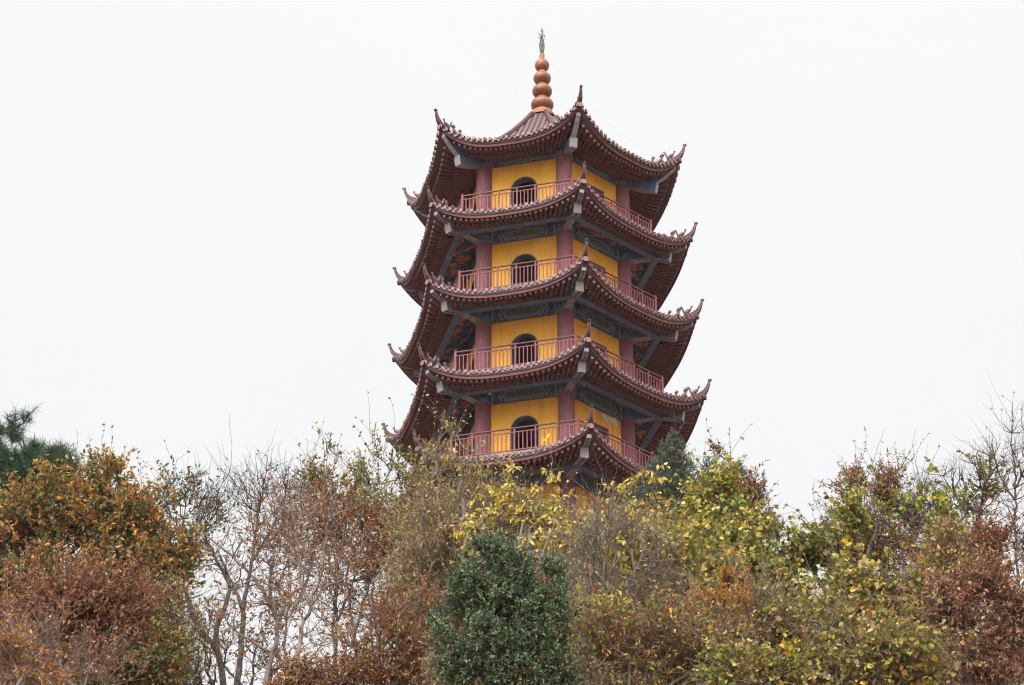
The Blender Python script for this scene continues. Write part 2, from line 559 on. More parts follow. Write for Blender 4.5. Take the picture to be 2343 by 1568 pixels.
    # ridge beasts
    for j, (dR, kind) in enumerate(((0.38, 'bird'), (0.74, 'seated'), (1.08, 'small'))):
        R = E.Re - dR
        f = MB()
        z0 = ridge_top(R) - 0.02
        y0 = -R
        q = lambda y, z: (0, y0 + y, z0 + z)
        if kind == 'bird':
            f.tube([q(.09, .03), q(.03, .08), q(-.05, .14), q(-.11, .17)], [.03, .062, .06, .03], 8)
            f.tube([q(-.09, .15), q(-.13, .22), q(-.14, .27), q(-.18, .275)], [.028, .022, .034, .012], 7)
            f.tube([q(.06, .07), q(.11, .15), q(.12, .23), q(.17, .30), q(.20, .29)], [.028, .03, .026, .03, .012], 7)
            f.tube([q(.0, -.04), q(.0, .08)], [.05, .035], 7)
        else:
            sc = 1.0 if kind == 'seated' else 0.8
            f.tube([q(.10 * sc, .02), q(.05 * sc, .08 * sc), q(-.02, .15 * sc), q(-.04, .22 * sc)], [.05 * sc, .068 * sc, .055 * sc, .035 * sc], 8)
            f.tube([q(-.03, .20 * sc), q(-.03, .26 * sc), q(-.06, .305 * sc), q(-.12 * sc, .295 * sc)], [.04 * sc, .062 * sc, .06 * sc, .03 * sc], 8)
            for sx in (-.03, .03):
                f.tube([(sx, y0 - .03, z0 + .14 * sc), (sx, y0 - .09 * sc, z0 + .06 * sc), (sx, y0 - .09 * sc, z0 - .03)], [.026, .02, .024], 6)
            f.tube([q(.10 * sc, .03), q(.15 * sc, .10 * sc), q(.13 * sc, .19 * sc)], [.024, .022, .01], 6)
        f.v = [(x * 1.25, y0 + (y - y0) * 1.25, z0 + (z - z0) * 1.25) for x, y, z in f.v]
        o = f.build('ridge_figure', M['figure'], roof, smooth=True, rotz=ang(0))
        for k in (1, 4, 5):
            dup(o, ang(k), roof)
    return E, roof


def make_storey(i):
    S = ST[i]
    E, roof = make_roof(i)
    wt, bt = S['wt'], S['bt']
    fl = S['rt'] - 0.95
    nxt = ST[i + 1] if i + 1 < NS else None
    hs = RC / 2                               # half side of the wall hexagon
    # ---- balcony slab (also closes the storey below)
    b = MB()
    Rb = S['rr'] + 0.05
    hexr = lambda R, z: [(R * sin(ang(k)), -R * cos(ang(k)), z) for k in range(6)]
    b.loft([hexr(Rb, fl - 0.16), hexr(Rb, fl)], 0)
    b.build('balcony_slab', M['floor'], PG)
    # ---- wall ring with three arches and three door openings
    w = MB()
    th = 0.34
    zt = wt + 0.30
    for k in range(6):
        s = MB()
        arch = k % 2 == 1
        hw = 0.50 if arch else 0.52
        zs = wt - 1.10 if arch else wt - 0.64     # spring of the arch / head of the door
        n = 12
        prof = [(hw * cos(pi * j / n), zs + hw * sin(pi * j / n)) for j in range(n + 1)] if arch else [(hw, zs), (-hw, zs)]
        for y, flip in ((-AW, False), (-AW + th, True)):
            hs_ = hs if not flip else hs - th * math.tan(pi / 6)
            P = [(-hs_, y, fl), (-hw, y, fl), (-hw, y, zs), (-hs_, y, zs), (hs_, y, fl), (hw, y, fl), (hw, y, zs), (hs_, y, zs), (-hs_, y, zt), (hs_, y, zt)]
            F = [(0, 1, 2, 3), (5, 4, 7, 6)]
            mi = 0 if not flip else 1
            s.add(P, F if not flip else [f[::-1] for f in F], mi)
            # wall above the opening
            if arch:
                m_ = len(prof)
                P = [(x, y, z) for x, z in prof] + [(x * hs_ / hw if j in (0, m_ - 1) else x, y, zs if j in (0, m_ - 1) else zt) for j, (x, z) in enumerate(prof)]
                P += [(hs_, y, zt), (-hs_, y, zt)]
                F = []
                for j in range(m_ - 1):
                    if j == 0:
                        F += [(0, m_, 2 * m_), (0, 2 * m_, m_ + 1, 1)]
                    elif j == m_ - 2:
                        F += [(j, m_ + j, 2 * m_ + 1, j + 1), (j + 1, 2 * m_ + 1, m_ + j + 1)]
                    else:
                        F += [(j, m_ + j, m_ + j + 1, j + 1)]
                s.add(P, F if not flip else [f[::-1] for f in F], mi)
            else:
                s.add([(-hs_, y, zs), (hs_, y, zs), (hs_, y, zt), (-hs_, y, zt)], [(0, 1, 2, 3)] if not flip else [(3, 2, 1, 0)], mi)
        # reveal
        loop = [(hw, fl)] + prof + [(-hw, fl)]
        s.loft([[(x, -AW, z) for x, z in loop], [(x, -AW + th, z) for x, z in loop]], 2, closed=False)
        a = fang(k)
        ca, sa = cos(a), sin(a)
        w.add([(x * ca - y * sa, x * sa + y * ca, z) for x, y, z in s.v], s.f, s.m)
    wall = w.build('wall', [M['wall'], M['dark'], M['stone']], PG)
    # thin stone surround of each arch, red frame and leaves in each doorway
    g = MB()
    n = 14
    hw, zs = 0.50, wt - 1.10
    out = [(hw + .02, fl + .01)] + [((hw + .02) * cos(pi * j / n), zs + (hw + .02) * sin(pi * j / n)) for j in range(n + 1)] + [(-hw - .02, fl + .01)]
    inn = [(hw - .012, fl + .01)] + [((hw - .012) * cos(pi * j / n), zs + (hw - .012) * sin(pi * j / n)) for j in range(n + 1)] + [(-hw + .012, fl + .01)]
    y0, y1 = -AW - 0.006, -AW + 0.10
    g.loft([[(x, y1, z) for x, z in out], [(x, y0, z) for x, z in out], [(x, y0, z) for x, z in inn], [(x, y1, z) for x, z in inn]], 0, closed=False)
    fr = g.build('arch_surround', M['stone'], wall, rotz=fang(-1))
    dup(fr, fang(-3), wall)
    g = MB()
    zs = wt - 0.64
    for x0, x1, z0, z1 in ((-.56, -.46, fl + .01, zs + .05), (.46, .56, fl + .01, zs + .05), (-.46, .46, zs - .06, zs + .05), (-.46, .46, zs - .50, zs - .44)):
        g.box(x0, x1, -AW - 0.03, -AW + 0.12, z0, z1)
    fr = g.build('door_frame', M['doorframe'], wall, rotz=fang(0))
    g = MB()
    for sx in (-1, 1):
        g.box(min(sx * .01, sx * .455), max(sx * .01, sx * .455), -AW + 0.07, -AW + 0.11, fl + .02, zs - .51)
        g.box(min(sx * .06, sx * .40), max(sx * .06, sx * .40), -AW + 0.055, -AW + 0.07, fl + .2, fl + .9)
    g.box(-.455, .455, -AW + 0.07, -AW + 0.11, zs - .435, zs - .065)
    dl = g.build('door', M['door'], wall, rotz=fang(0))
    for k in (-2,):
        dup(fr, fang(k), wall)
        dup(dl, fang(k), wall)
    if i == 3:
        g = MB()
        for pts in ([(.20, -.10), (.26, -.05), (.40, -.03), (.52, -.08), (.66, -.06), (.80, -.03), (.95, -.02), (1.03, -.06), (1.06, -.20), (1.0, -.33), (.92, -.29), (.80, -.21), (.70, -.255), (.60, -.24), (.50, -.30), (.38, -.29), (.30, -.19)],
                    [(1.13, -.62), (1.20, -.60), (1.215, -.70), (1.20, -.82), (1.15, -.78)], [(-1.21, -.28), (-1.13, -.28), (-1.14, -.40), (-1.21, -.41)]):
            g = MB()
            g.add([(x, -AW - 0.004, wt + z) for x, z in pts], [tuple(range(len(pts)))])
            g.build('bare_plaster_patch', M['plaster'], wall, rotz=fang(0))
        g = MB()
        pts = [(-.12, -.06), (-.05, -.085), (.05, -.08), (.08, -.055), (.0, -.045)]
        g.add([(x, -AW - 0.004, wt + z + .01) for x, z in pts], [tuple(range(len(pts)))])
        g.build('bare_plaster_patch', M['plaster'], wall, rotz=fang(-1))
    # ---- columns
    c = MB()
    c.lathe([(CR, fl), (CR, fl + .9), (CR * .985, wt + 0.02)], 28, 0, 0, -RC)
    col = c.build('column', M['column'], PG, smooth=True, rotz=ang(0))
    c = MB()
    c.lathe([(CR + .004, wt + 0.02), (CR + .02, wt + 0.04), (CR + .02, wt + .09), (CR - .01, wt + .10), (CR - .01, wt + .13), (CR + .014, wt + .14), (CR + .014, wt + .18), (CR - .015, wt + .19)], 28, 0, 0, -RC)
    c.lathe([(CR - .015, wt + .19), (CR - .015, bt + 0.10)], 28, 1, 0, -RC)
    c.build('capital', [M['ring'], M['beam']], col, smooth=True)
    for k in (1, 2, 4, 5):
        dup(col, ang(k), PG)
    # ---- painted beam over each wall, with its cartouche
    s = MB()
    hl = hs - 0.20
    yb = -AW - 0.085
    s.box(-hl, hl, yb, -AW + 0.10, wt, bt, 0)
    beam_h = bt - wt
    for x in (-hl + .10, hl - .10):
        for dx in (-.055, 0.055):
            s.box(x + dx - .016, x + dx + .016, yb - .004, yb + .01, wt + .004, bt - .004, 1)
    b0 = s.build('painted_beam', [M['beam'], M['cartline']], PG, rotz=fang(0))
    s = MB()

    def hexa(hw, hh, y, cut):
        zc = wt + beam_h * 0.5
        return [(-hw, y, zc), (-hw + cut, y, zc - hh), (hw - cut, y, zc - hh), (hw, y, zc), (hw - cut, y, zc + hh), (-hw + cut, y, zc + hh)]
    hh = beam_h * 0.5 - 0.05
    for j, (e, m_) in enumerate(((0, 0), (.028, 1), (.062, 0), (.085, 2))):
        s.add(hexa(.82 - e * 1.3, hh - e, yb - 0.004 * (j + 1), hh * .8), [(0, 1, 2, 3, 4, 5)], m_)
    for sx in (-1, 1):                           # chevrons beside the cartouche
        for o in (0.12, 0.24):
            x0 = sx * (.82 + o * .8)
            zc = wt + beam_h * .5
            for sz in (-1, 1):
                s.add([(x0, yb - .004, zc), (x0 + sx * .035, yb - .004, zc), (x0 + sx * .035 - sx * hh * .6, yb - .004, zc + sz * hh), (x0 - sx * hh * .6, yb - .004, zc + sz * hh)],
                      [(0, 1, 2, 3) if sx * sz < 0 else (3, 2, 1, 0)], 0 if o < .2 else 1)
    s.build('cartouche', [M['cartline'], M['cartblue'], M['cart']], b0)
    for k in (1, -1, -2, 3, 4):
        dup(b0, fang(k), PG)
    # ---- outer purlin and painted ceiling panel of the lower tiers
    if i > 0:
        zp0, zp1 = wt - 0.02, wt + 0.26
        s = MB()
        ao, ai = 3.86, 3.62
        s.loft([[(-sx * a / C30 * .5, -a, z) for a, z in ((ai, zp0), (ao, zp0), (ao, zp1), (ai, zp1))] for sx in (1, -1)], 0)
        p0 = s.build('eave_purlin', M['beamblue'], PG, rotz=fang(0))
        s = MB()
        a0, a1 = AW + 0.05, ai + 0.02
        z0, z1 = bt - 0.012, zp1 - 0.10
        s.loft([[(sx * a / C30 * .5, -a, z) for sx in np.linspace(-1, 1, 9)] for a, z in ((a0, z0), (a1, z1))], 0, closed=False)
        s.loft([[(sx * a / C30 * .5, -a, z + .03) for sx in np.linspace(-1, 1, 9)] for a, z in ((a0, z0), (a1, z1))], 0, closed=False)
        q0 = s.build('ceiling_painting', M['dragon'], PG, rotz=fang(0))
        for k in (1, 2, 4, 5):
            if k != 2:
                dup(p0, fang(k), PG)
                dup(q0, fang(k), PG)
    # ---- corner beams: heavy lower arm with a pale stepped nose, slim upper arm under the hip
    c = MB()
    Rn = 4.40 if i == 0 else S['Re'] - 0.84
    zb = wt - (0.39 if i == 0 else 0.16)
    zk = wt + 0.04
    rk = 3.55 if i == 0 else 4.15
    side = [(2.7, wt + 0.04), (rk - (.1 if i == 0 else 0), zk - (.05 if i == 0 else 0)), (Rn - .13, zb + 0.005), (Rn, zb), (Rn + .05, zb + .10), (Rn + .03, zb + .13), (Rn + .08, zb + .23), (Rn + .06, zb + .26), (Rn + .09, zb + .35), (Rn - .3, zb + .44), (3.6, bt + .02), (2.7, bt + .02)]
    if i == 0:
        side = [(2.7, wt + .16), (3.2, wt + .02), (3.5, wt - .10), (3.9, wt - .27), (Rn - .05, zb)] + side[3:]
    hwid = 0.15
    n = len(side)
    ms = []
    for j in range(n):
        a, d = side[j], side[(j + 1) % n]
        lower = j < (4 if i == 0 else 3)
        nose = (j >= (4 if i == 0 else 3)) and j < n - 3
        ms.append(1 if lower else 2 if nose else 0)
    vs = [(-hwid, -r, z) for r, z in side] + [(hwid, -r, z) for r, z in side]
    c.add(vs, [(j, (j + 1) % n, n + (j + 1) % n, n + j) for j in range(n)] + [tuple(range(n))[::-1], tuple(range(n, 2 * n))], ms + [0, 0])
    # cobalt stripe along the underside and up the nose
    low = [(r, z) for r, z in side[1:n - 3]]
    st = [(r + 0.004 * (j > 1), z - 0.004) for j, (r, z) in enumerate(low[:3])]
    if i > 0:
        c.loft([[(-.035, -r, z), (.035, -r, z)] for r, z in st], 3, closed=False)
    # slim upper arm
    R1, R2 = Rn + .02, S['Re'] - 0.20
    zt0, zt1 = zb + .36, S['zc'] - 0.24
    sd = [(R1 - .3, zt0 + .02), (R1, zt0), ((R1 + R2) / 2, (zt0 + zt1) / 2 - .05), (R2, zt1), (R2 + .02, zt1 + .13), ((R1 + R2) / 2, (zt0 + zt1) / 2 + .14), (R1 - .3, zt0 + .22)]
    n = len(sd)
    wv = [.10, .10, .095, .085, .085, .095, .10]
    vs = [(-w_, -r, z) for w_, (r, z) in zip(wv, sd)] + [(w_, -r, z) for w_, (r, z) in zip(wv, sd)]
    c.add(vs, [(j, (j + 1) % n, n + (j + 1) % n, n + j) for j in range(n)] + [tuple(range(n))[::-1], tuple(range(n, 2 * n))], [1, 1, 1, 2, 0, 0, 0, 0, 0])
    if i > 0:
        c.loft([[(-.02, -r, z - .004), (.02, -r, z - .004)] for r, z in sd[1:4]], 3, closed=False)
    cb = c.build('corner_beam', [M['beamblue'], M['beamgrey'], M['beamnose'], M['beamstripe']], PG, rotz=ang(0))
    for k in (1, 2, 4, 5):
        dup(cb, ang(k), PG)
    # ---- railing, one panel per face
    r = MB()
    rr, rt = S['rr'], S['rt']
    hl, y = rr / 2, -rr * C30
    for x in np.linspace(-hl, hl, 31)[1:-1]:
        r.box(x - .017, x + .017, y - .017, y + .017, fl + .09, rt - .20, 0)
    r.box(-hl, hl, y - .018, y + .018, rt - .20, rt - .165, 0)
    r.box(-hl, hl, y - .02, y + .02, fl + .05, fl + .09, 0)
    rail = r.build('railing', M['rail'], PG, rotz=fang(0))
    r = MB()
    r.tube([(-hl, y, rt - .03), (0, y, rt - .028), (hl, y, rt - .03)], 0.034, 8)
    r.build('handrail', M['handrail'], rail, smooth=True)
    for j in range(7):
        x = -hl + 2 * hl * j / 6
        if j == 6:
            continue
        r = MB()
        big = j == 0
        e = .036 if big else .027
        r.box(x - e, x + e, y - e, y + e, fl, rt - (.0 if big else .062), 0)
        if big:
            r.lathe([(.025, rt), (.045, rt + .03), (.03, rt + .065), (.004, rt + .08)], 8, 0, x, y)
        r.build('post', M['rail'], rail)
    for k in (-1, -2, 1, 3):
        dup(rail, fang(k), PG)


for i in range(NS):
    make_storey(i)

# ground storey and stone plinth behind the trees
b = MB()
hexr = lambda R, z: [(R * sin(ang(k)), -R * cos(ang(k)), z) for k in range(6)]
zf = ST[-1]['rt'] - 1.11
b.loft([hexr(RC - 0.02, 35.6), hexr(RC - 0.02, zf - .004)], 0)
b.build('ground_storey_wall', M['wall'], PG)
b = MB()
b.loft([hexr(6.6, 33.6), hexr(6.6, 35.3), hexr(6.3, 35.3), hexr(6.3, 35.6)], 0)
b.build('plinth', M['stone'], PG)

# finial: glazed collar, four balls, iron spire
f = MB()
f.lathe([(.50, 63.24), (.50, 63.34), (.43, 63.40), (.40, 63.52), (.30, 63.60), (.12, 63.66), (.12, 66.0), (.10, 66.02), (.10, 66.25), (.02, 66.26)], 32)
fin = f.build('finial', M['neck'], PG, smooth=True)
for zc_, r_, hgt in ((63.86, .445, .325), (64.50, .39, .305), (65.11, .345, .290), (65.72, .283, .290)):
    f = MB()
    f.lathe([(r_ * max(.02, cos(t)), zc_ + hgt * sin(t)) for t in np.linspace(-1.35, 1.35, 19)], 32)
    ball = f.build('ball', M['ball'], fin, smooth=True)
for z, r0, r1 in ((64.13, .27, .20), (64.75, .235, .17), (65.37, .20, .14)):
    f = MB()
    f.lathe([(r0 - .02, z - .05), (r0, z - .03), (r0 * .93, z + .01), (r1 + .02, z + .075), (r1, z + .09)], 32)
    f.build('neck', M['neck'], fin, smooth=True)
f = MB()
f.lathe([(.085, 66.0), (.085, 66.22), (.075, 66.26), (.02, 66.27)], 14)
f.build('stub', M['ball'], fin, smooth=True)
f = MB()
f.tube([(0, 0, 66.25), (0, 0, 67.40)], [.018, .012], 8, 0)
for j in range(12):
    z = 66.36 + j * .055
    rr = .065 + .035 * sin(pi * j / 11)
    f.tube([(rr * cos(t), rr * sin(t), z) for t in np.linspace(0, 2 * pi, 17)], .009, 5, 0)
for k in range(6):
    a = k * pi / 3
    f.tube([((.06 + .037 * sin(pi * t)) * cos(a), (.06 + .037 * sin(pi * t)) * sin(a), 66.34 + .66 * t) for t in np.linspace(0, 1, 9)], .008, 5, 0)
f.lathe([(.01, 66.27), (.05, 66.31), (.06, 66.34), (.01, 66.35)], 12, 1)
for k in range(4):
    a = k * pi / 2 + .35
    q = lambda r, z: (r * cos(a), r * sin(a), z)
    f.tube([q(.03, 67.00), q(.12, 67.03), q(.15, 67.08)], .009, 5, 0)
    f.tube([q(.10, 67.05), q(.05, 67.09), q(.0, 67.09)], .008, 5, 0)
    f.tube([q(.02, 67.20), q(.08, 67.19), q(.12, 67.21), q(.15, 67.30)], [.012, .02, .026, .006], 6, 1, flat=.5)
    f.tube([q(.10, 67.20), q(.115, 67.15), q(.14, 67.11)], [.024, .02, .006], 6, 1, flat=.5)
f.lathe([(.012, 67.33), (.05, 67.41), (.045, 67.45), (.02, 67.50), (.012, 67.54), (.002, 67.60)], 12, 1)
f.build('spire', [M['iron'], M['gold']], fin, smooth=True)
for k in (-2, -1, 0, 1):
    f = MB()
    a = ang(k)
    E0 = ST[0]
    p = np.array([4.9 * sin(a), -4.9 * cos(a), 60.2])
    q = np.array([.05 * sin(a), -.05 * cos(a), 66.3])
    f.tube([q + (p - q) * t - np.array([0, 0, .55 * sin(pi * t)]) for t in np.linspace(0, 1, 13)], .0012, 4)
    f.build('guy_wire', M['wire'], fin)

# ------------------------------------------------------------------ plants
TPL = {   # leaf outlines: length along x, folded along the midrib
    'ovate': (np.array([(0, 0, 0), (.30, .24, .07), (.70, .19, .03), (1, 0, -.10), (.70, -.19, .03), (.30, -.24, .07)]), [(0, 3, 2, 1), (0, 5, 4, 3)]),
    'round': (np.array([(0, 0, 0), (.12, .36, .08), (.62, .40, .04), (1, 0, -.12), (.62, -.40, .04), (.12, -.36, .08)]), [(0, 3, 2, 1), (0, 5, 4, 3)]),
    'narrow': (np.array([(0, 0, 0), (.35, .13, .04), (.70, .10, .0), (1, 0, -.14), (.70, -.10, .0), (.35, -.13, .04)]), [(0, 3, 2, 1), (0, 5, 4, 3)]),
    'curl': (np.array([(0, 0, 0), (.30, .20, .16), (.68, .17, .10), (1, 0, -.22), (.68, -.17, .16), (.30, -.20, .10)]), [(0, 3, 2, 1), (0, 5, 4, 3)]),
    'needle': (np.array([(0, .024, 0), (0, -.024, 0), (1, -.011, -.04), (1, .011, -.04)]), [(0, 1, 2, 3)]),
    'scale': (np.array([(0, 0, 0), (.4, .12, .03), (1, 0, 0), (.4, -.12, .03)]), [(0, 1, 2, 3)]),
}


def nrm(a):
    return a / (np.linalg.norm(a, axis=-1, keepdims=True) + 1e-9)


def mesh_np(name, V, F, material, tint=None, sm=False):
    me = bpy.data.meshes.new(name)
    n, k = F.shape
    me.vertices.add(len(V))
    me.vertices.foreach_set('co', V.astype(np.float32).ravel())
    me.loops.add(n * k)
    me.loops.foreach_set('vertex_index', F.astype(np.int32).ravel())
    me.polygons.add(n)
    me.polygons.foreach_set('loop_start', np.arange(n, dtype=np.int32) * k)
    me.polygons.foreach_set('loop_total', np.full(n, k, np.int32))
    if sm:
        me.polygons.foreach_set('use_smooth', np.ones(n, bool))
    if tint is not None:
        a = me.color_attributes.new('tint', 'FLOAT_COLOR', 'POINT')
        a.data.foreach_set('color', np.concatenate([tint, np.ones((len(tint), 1))], 1).astype(np.float32).ravel())
    me.materials.append(material)
    me.update(calc_edges=True)
    me.validate()
    return me


def tubes(A, B, ra, rb, k):
    """k-sided frusta from points A to B"""
    D = nrm(B - A)
    ref = np.where(np.abs(D[:, 2:3]) < .9, np.array([[0, 0, 1.0]]), np.array([[1.0, 0, 0]]))
    X = nrm(np.cross(D, ref))
    Y = np.cross(D, X)
    t = 2 * pi * np.arange(k) / k
    off = X[:, None] * np.cos(t)[None, :, None] + Y[:, None] * np.sin(t)[None, :, None]
    V = np.concatenate([A[:, None] + off * ra[:, None, None], B[:, None] + off * rb[:, None, None]], 1)
    j = np.arange(k)
    f = np.stack([j, (j + 1) % k, k + (j + 1) % k, k + j], 1)
    F = (np.arange(len(A)) * 2 * k)[:, None, None] + f[None]
    return V.reshape(-1, 3), F.reshape(-1, 4)


def grow(trunk, tpar, lo, pts, bf):
    """join crown points to the trunk, balancing short joints against short paths"""
    N = len(pts) + len(trunk)
    P = np.concatenate([trunk, pts])
    par = np.full(N, -1)
    path = np.zeros(N)
    nt_ = len(trunk)
    for i in range(1, nt_):
        par[i] = tpar[i]
        path[i] = path[tpar[i]] + np.linalg.norm(P[i] - P[tpar[i]])
    path[:nt_] *= 0.5
    best = np.full(N, np.inf)
    who = np.zeros(N, int)
    done = np.zeros(N, bool)
    done[:nt_] = True
    for i in range(lo, nt_):
        c = np.linalg.norm(P - P[i], axis=1) + bf * path[i]
        up = c < best
        best[up], who[up] = c[up], i
    best[done] = np.inf
    for _ in range(N - nt_):
        j = int(np.argmin(best))
        par[j] = who[j]
        dj = np.linalg.norm(P[j] - P[who[j]])
        path[j] = path[who[j]] + dj
        done[j] = True
        dist = np.linalg.norm(P - P[j], axis=1)
        c = dist + bf * path[j]
        up = (c < best) & ~done
        best[up], who[up] = c[up], j
        best[j] = np.inf
    return P, par


def limb_nodes(limbs, d, root):
    """limbs: [(points in survey units, radius at the foot, radius at the tip, depth drift)], the first one rooted in the ground"""
    P, par, R = [], [], []
    for li, (pts, r0, r1, drift) in enumerate(limbs):
        W = np.array([at(x, y, d) for x, y in pts])
        L = np.concatenate([[0], np.cumsum(np.linalg.norm(np.diff(W, axis=0), axis=1))])
        W[:, 1] += drift * L
        if li == 0:
            foot = np.array([W[0][0] + rng.normal() * .1, W[0][1], float(ground(W[0][0], W[0][1])) - .15])
            W = np.concatenate([[foot], W])
            root[:] = foot
        else:
            k0 = int(np.argmin(np.linalg.norm(np.array(P) - W[0], axis=1)))
            W[:, 1] += P[k0][1] - W[0][1]
            W[0] = P[k0]
        # smooth resampling
        L = np.concatenate([[0], np.cumsum(np.linalg.norm(np.diff(W, axis=0), axis=1))])
        n = max(4, int(L[-1] / .30))
        t = np.linspace(0, L[-1], n)
        T = np.gradient(W, L, axis=0) if len(W) > 2 else np.repeat(nrm(W[1:] - W[:1]), 2, 0)
        Q = []
        for x in t:
            k = min(max(int(np.searchsorted(L, x)) - 1, 0), len(W) - 2)
            h = L[k + 1] - L[k]
            u = (x - L[k]) / h
            Q.append((2 * u**3 - 3 * u**2 + 1) * W[k] + (u**3 - 2 * u**2 + u) * h * T[k] + (3 * u**2 - 2 * u**3) * W[k + 1] + (u**3 - u**2) * h * T[k + 1])
        Q = np.array(Q) + rng.normal(size=(n, 3)) * .012
        prev = -1 if li == 0 else k0
        for j in range(0 if li == 0 else 1, n):
            P.append(Q[j])
            par.append(prev)
            R.append(r0 + (r1 - r0) * (j / (n - 1)) ** 1.35)
            prev = len(P) - 1
    return np.array(P), par, np.array(R)


def pal_pick(pal, n):
    """pal: list of (r, g, b, weight)"""
    w = np.array([p[3] for p in pal], float)
    c = np.array([p[:3] for p in pal])
    t = c[rng.choice(len(pal), n, p=w / w.sum())]
    return t


NPLANT = 0
LUMPS = nrm(rng.normal(size=(6, 3))) * np.array([[2.2], [2.9], [3.6], [4.4], [5.2], [6.5]])
PHASE = rng.random((50, 6)) * 6.28
LEAFS = 0


def plant(name, label, cat, d, blobs, n=500, bark='dark', base=None, trunk_r=0.12, stems=1, bf=0.35, low=0.25, twigs=3, tl=0.5, tr=0.006, up=0.35,
          leaf='ovate', size=0.09, per=4, pal=None, where=(0.15, 1.0), droop=0.0, clump=1.0, mat_=None, leaf_prob=1.0, depth=0.8, shell=0.5,
          group=None, jit=0.07, gap=None, szvar=0.45, minr=0.005, expo=2.3, flat=0.55, leafbox=None, bend=0.06, limbs=None, lump=(1.1, -0.35), shoots=0.06, fuzz=0.16):
    """blobs: (px, py, rx, ry[, density]) in survey units at distance d; the crown is grown inside them"""
    global NPLANT, LEAFS
    NPLANT += 1
    if group is None:
        group = {'tree': 'trees on the hillside', 'shrub': 'shrubs on the hillside'}.get(cat)
    if leaf not in ('needle', 'scale'):
        size, per, fuzz = size * .80, (per if per <= 1 else int(round(per * 1.35))), fuzz * 1.25
    s = ppm(d)
    W = np.array([b[2] * b[3] * (b[4] if len(b) > 4 else 1.0) for b in blobs])
    cnt = np.maximum(3, (n * W / W.sum()).astype(int))
    pts = []
    for j, (bl, c) in enumerate(zip(blobs, cnt)):
        ctr = at(bl[0], bl[1], d)
        rx, rz = bl[2] / s, bl[3] / s * 1.05
        ry = depth * min(rx, rz) * 1.1
        q = nrm(rng.normal(size=(c * 3, 3))) * (rng.random((c * 3, 1)) ** (1 / 3 * (1 - .4 * shell))) * (1 + fuzz * rng.normal(size=(c * 3, 1)))
        q = ctr + q * np.array([rx, ry, rz])
        ok = np.zeros(len(q))
        for wv, ph in zip(LUMPS, PHASE[NPLANT % 50]):
            ok += np.sin(q @ wv * lump[0] + ph)
        ok = ok / len(LUMPS) * 1.6
        q = q[ok > lump[1]]
        pts.append(q[:c])
    pts = np.concatenate(pts)
    # root and trunk
    if base is None:
        bx = float(np.average([at(b[0], b[1], d)[0] for b in blobs], weights=W)) + rng.normal() * .2
        by = -91 + d + rng.normal() * .2
    else:
        bx = at(base, 1500, d)[0]
        by = -91 + d
    bz = float(ground(bx, by)) - 0.15
    root = np.array([bx, by, bz])
    zlo, zhi = np.percentile(pts[:, 2], 4), pts[:, 2].max()
    topz = zlo + (zhi - zlo) * low
    ctr = pts.mean(0)
    P_all, par_all, off, R_fix = [], [], 0, []
    for st in range(stems):
        if stems == 1:
            sel = pts
            tgt = np.array([bx + (ctr[0] - bx) * .6, by, topz])
            r0 = root
        else:
            lo_, hi_ = st / stems, (st + 1) / stems
            order = np.argsort(np.arctan2(pts[:, 1] - ctr[1], pts[:, 0] - ctr[0]) if stems > 5 else pts[:, 0])
            sel = pts[order[int(lo_ * len(pts)):int(hi_ * len(pts))]]
            r0 = root + np.array([(st - stems / 2 + .5) * .28, rng.normal() * .2, 0])
            tgt = np.array([r0[0] + (sel[:, 0].mean() - r0[0]) * .7, by + (sel[:, 1].mean() - by) * .5, topz + rng.normal() * .3])
        m_ = 12
        tt = np.linspace(0, 1, m_)[:, None]
        a1, a2 = rng.normal(size=(2, 3)) * np.array([1, 1, .2])
        trunk = r0 + (tgt - r0) * tt + (a1 * np.sin(tt * pi) + .55 * a2 * np.sin(tt * 2 * pi)) * np.linalg.norm(tgt - r0) * bend + rng.normal(size=(m_, 3)) * .012 * (tt > 0)
        tpar, lo, tR = list(range(-1, m_ - 1)), m_ // 3, np.zeros(m_)
        if limbs and st == 0:
            trunk, tpar, tR = limb_nodes(limbs, d, root)
            lo = 3
        P, par = grow(trunk, tpar, lo, sel, bf)
        R_fix.append(np.concatenate([tR, np.zeros(len(sel))]))
        P_all.append(P)
        par_all.append(np.where(par >= 0, par + off, -1))
        off += len(P)
    P, par = np.concatenate(P_all), np.concatenate(par_all)
    N = len(P)
    # pipe model radii
    kids = np.zeros(N, int)
    for i in range(N):
        if par[i] >= 0:
            kids[par[i]] += 1
    acc = np.zeros(N)
    acc[kids == 0] = 1.0
    order = np.zeros(N, int)
    dep = np.zeros(N, int)
    rem = kids.copy()
    stack = [i for i in range(N) if rem[i] == 0]
    while stack:
        i = stack.pop()
        p = par[i]
        if p >= 0:
            acc[p] += acc[i]
            rem[p] -= 1
            if rem[p] == 0:
                stack.append(p)
    R = minr * np.maximum(acc, 1) ** (1 / expo)
    mx = max(R[par < 0])
    if mx > 0:
        f = np.log(max(trunk_r, minr * 1.2) / minr) / np.log(mx / minr + 1e-9) if mx > minr * 1.01 else 1
        R = minr * (R / minr) ** f
    rf = np.concatenate(R_fix)
    R = np.where(rf > 0, rf, R)
    e = np.where(par >= 0)[0]
    A, B = P[par[e]], P[e]
    L = np.linalg.norm(B - A, axis=1, keepdims=True)
    mid = (A + B) / 2 + rng.normal(size=A.shape) * L * jit + np.array([0, 0, -1]) * L * 0.02
    rb = R[e]
    ra = np.minimum(R[par[e]], rb * 1.7 + .002)
    A2, B2 = np.concatenate([A, mid]), np.concatenate([mid, B])
    ra2, rb2 = np.concatenate([ra, (ra + rb) / 2]), np.concatenate([(ra + rb) / 2, rb])
    thick = ra2 > 0.03
    VV, FF, o = [], [], 0
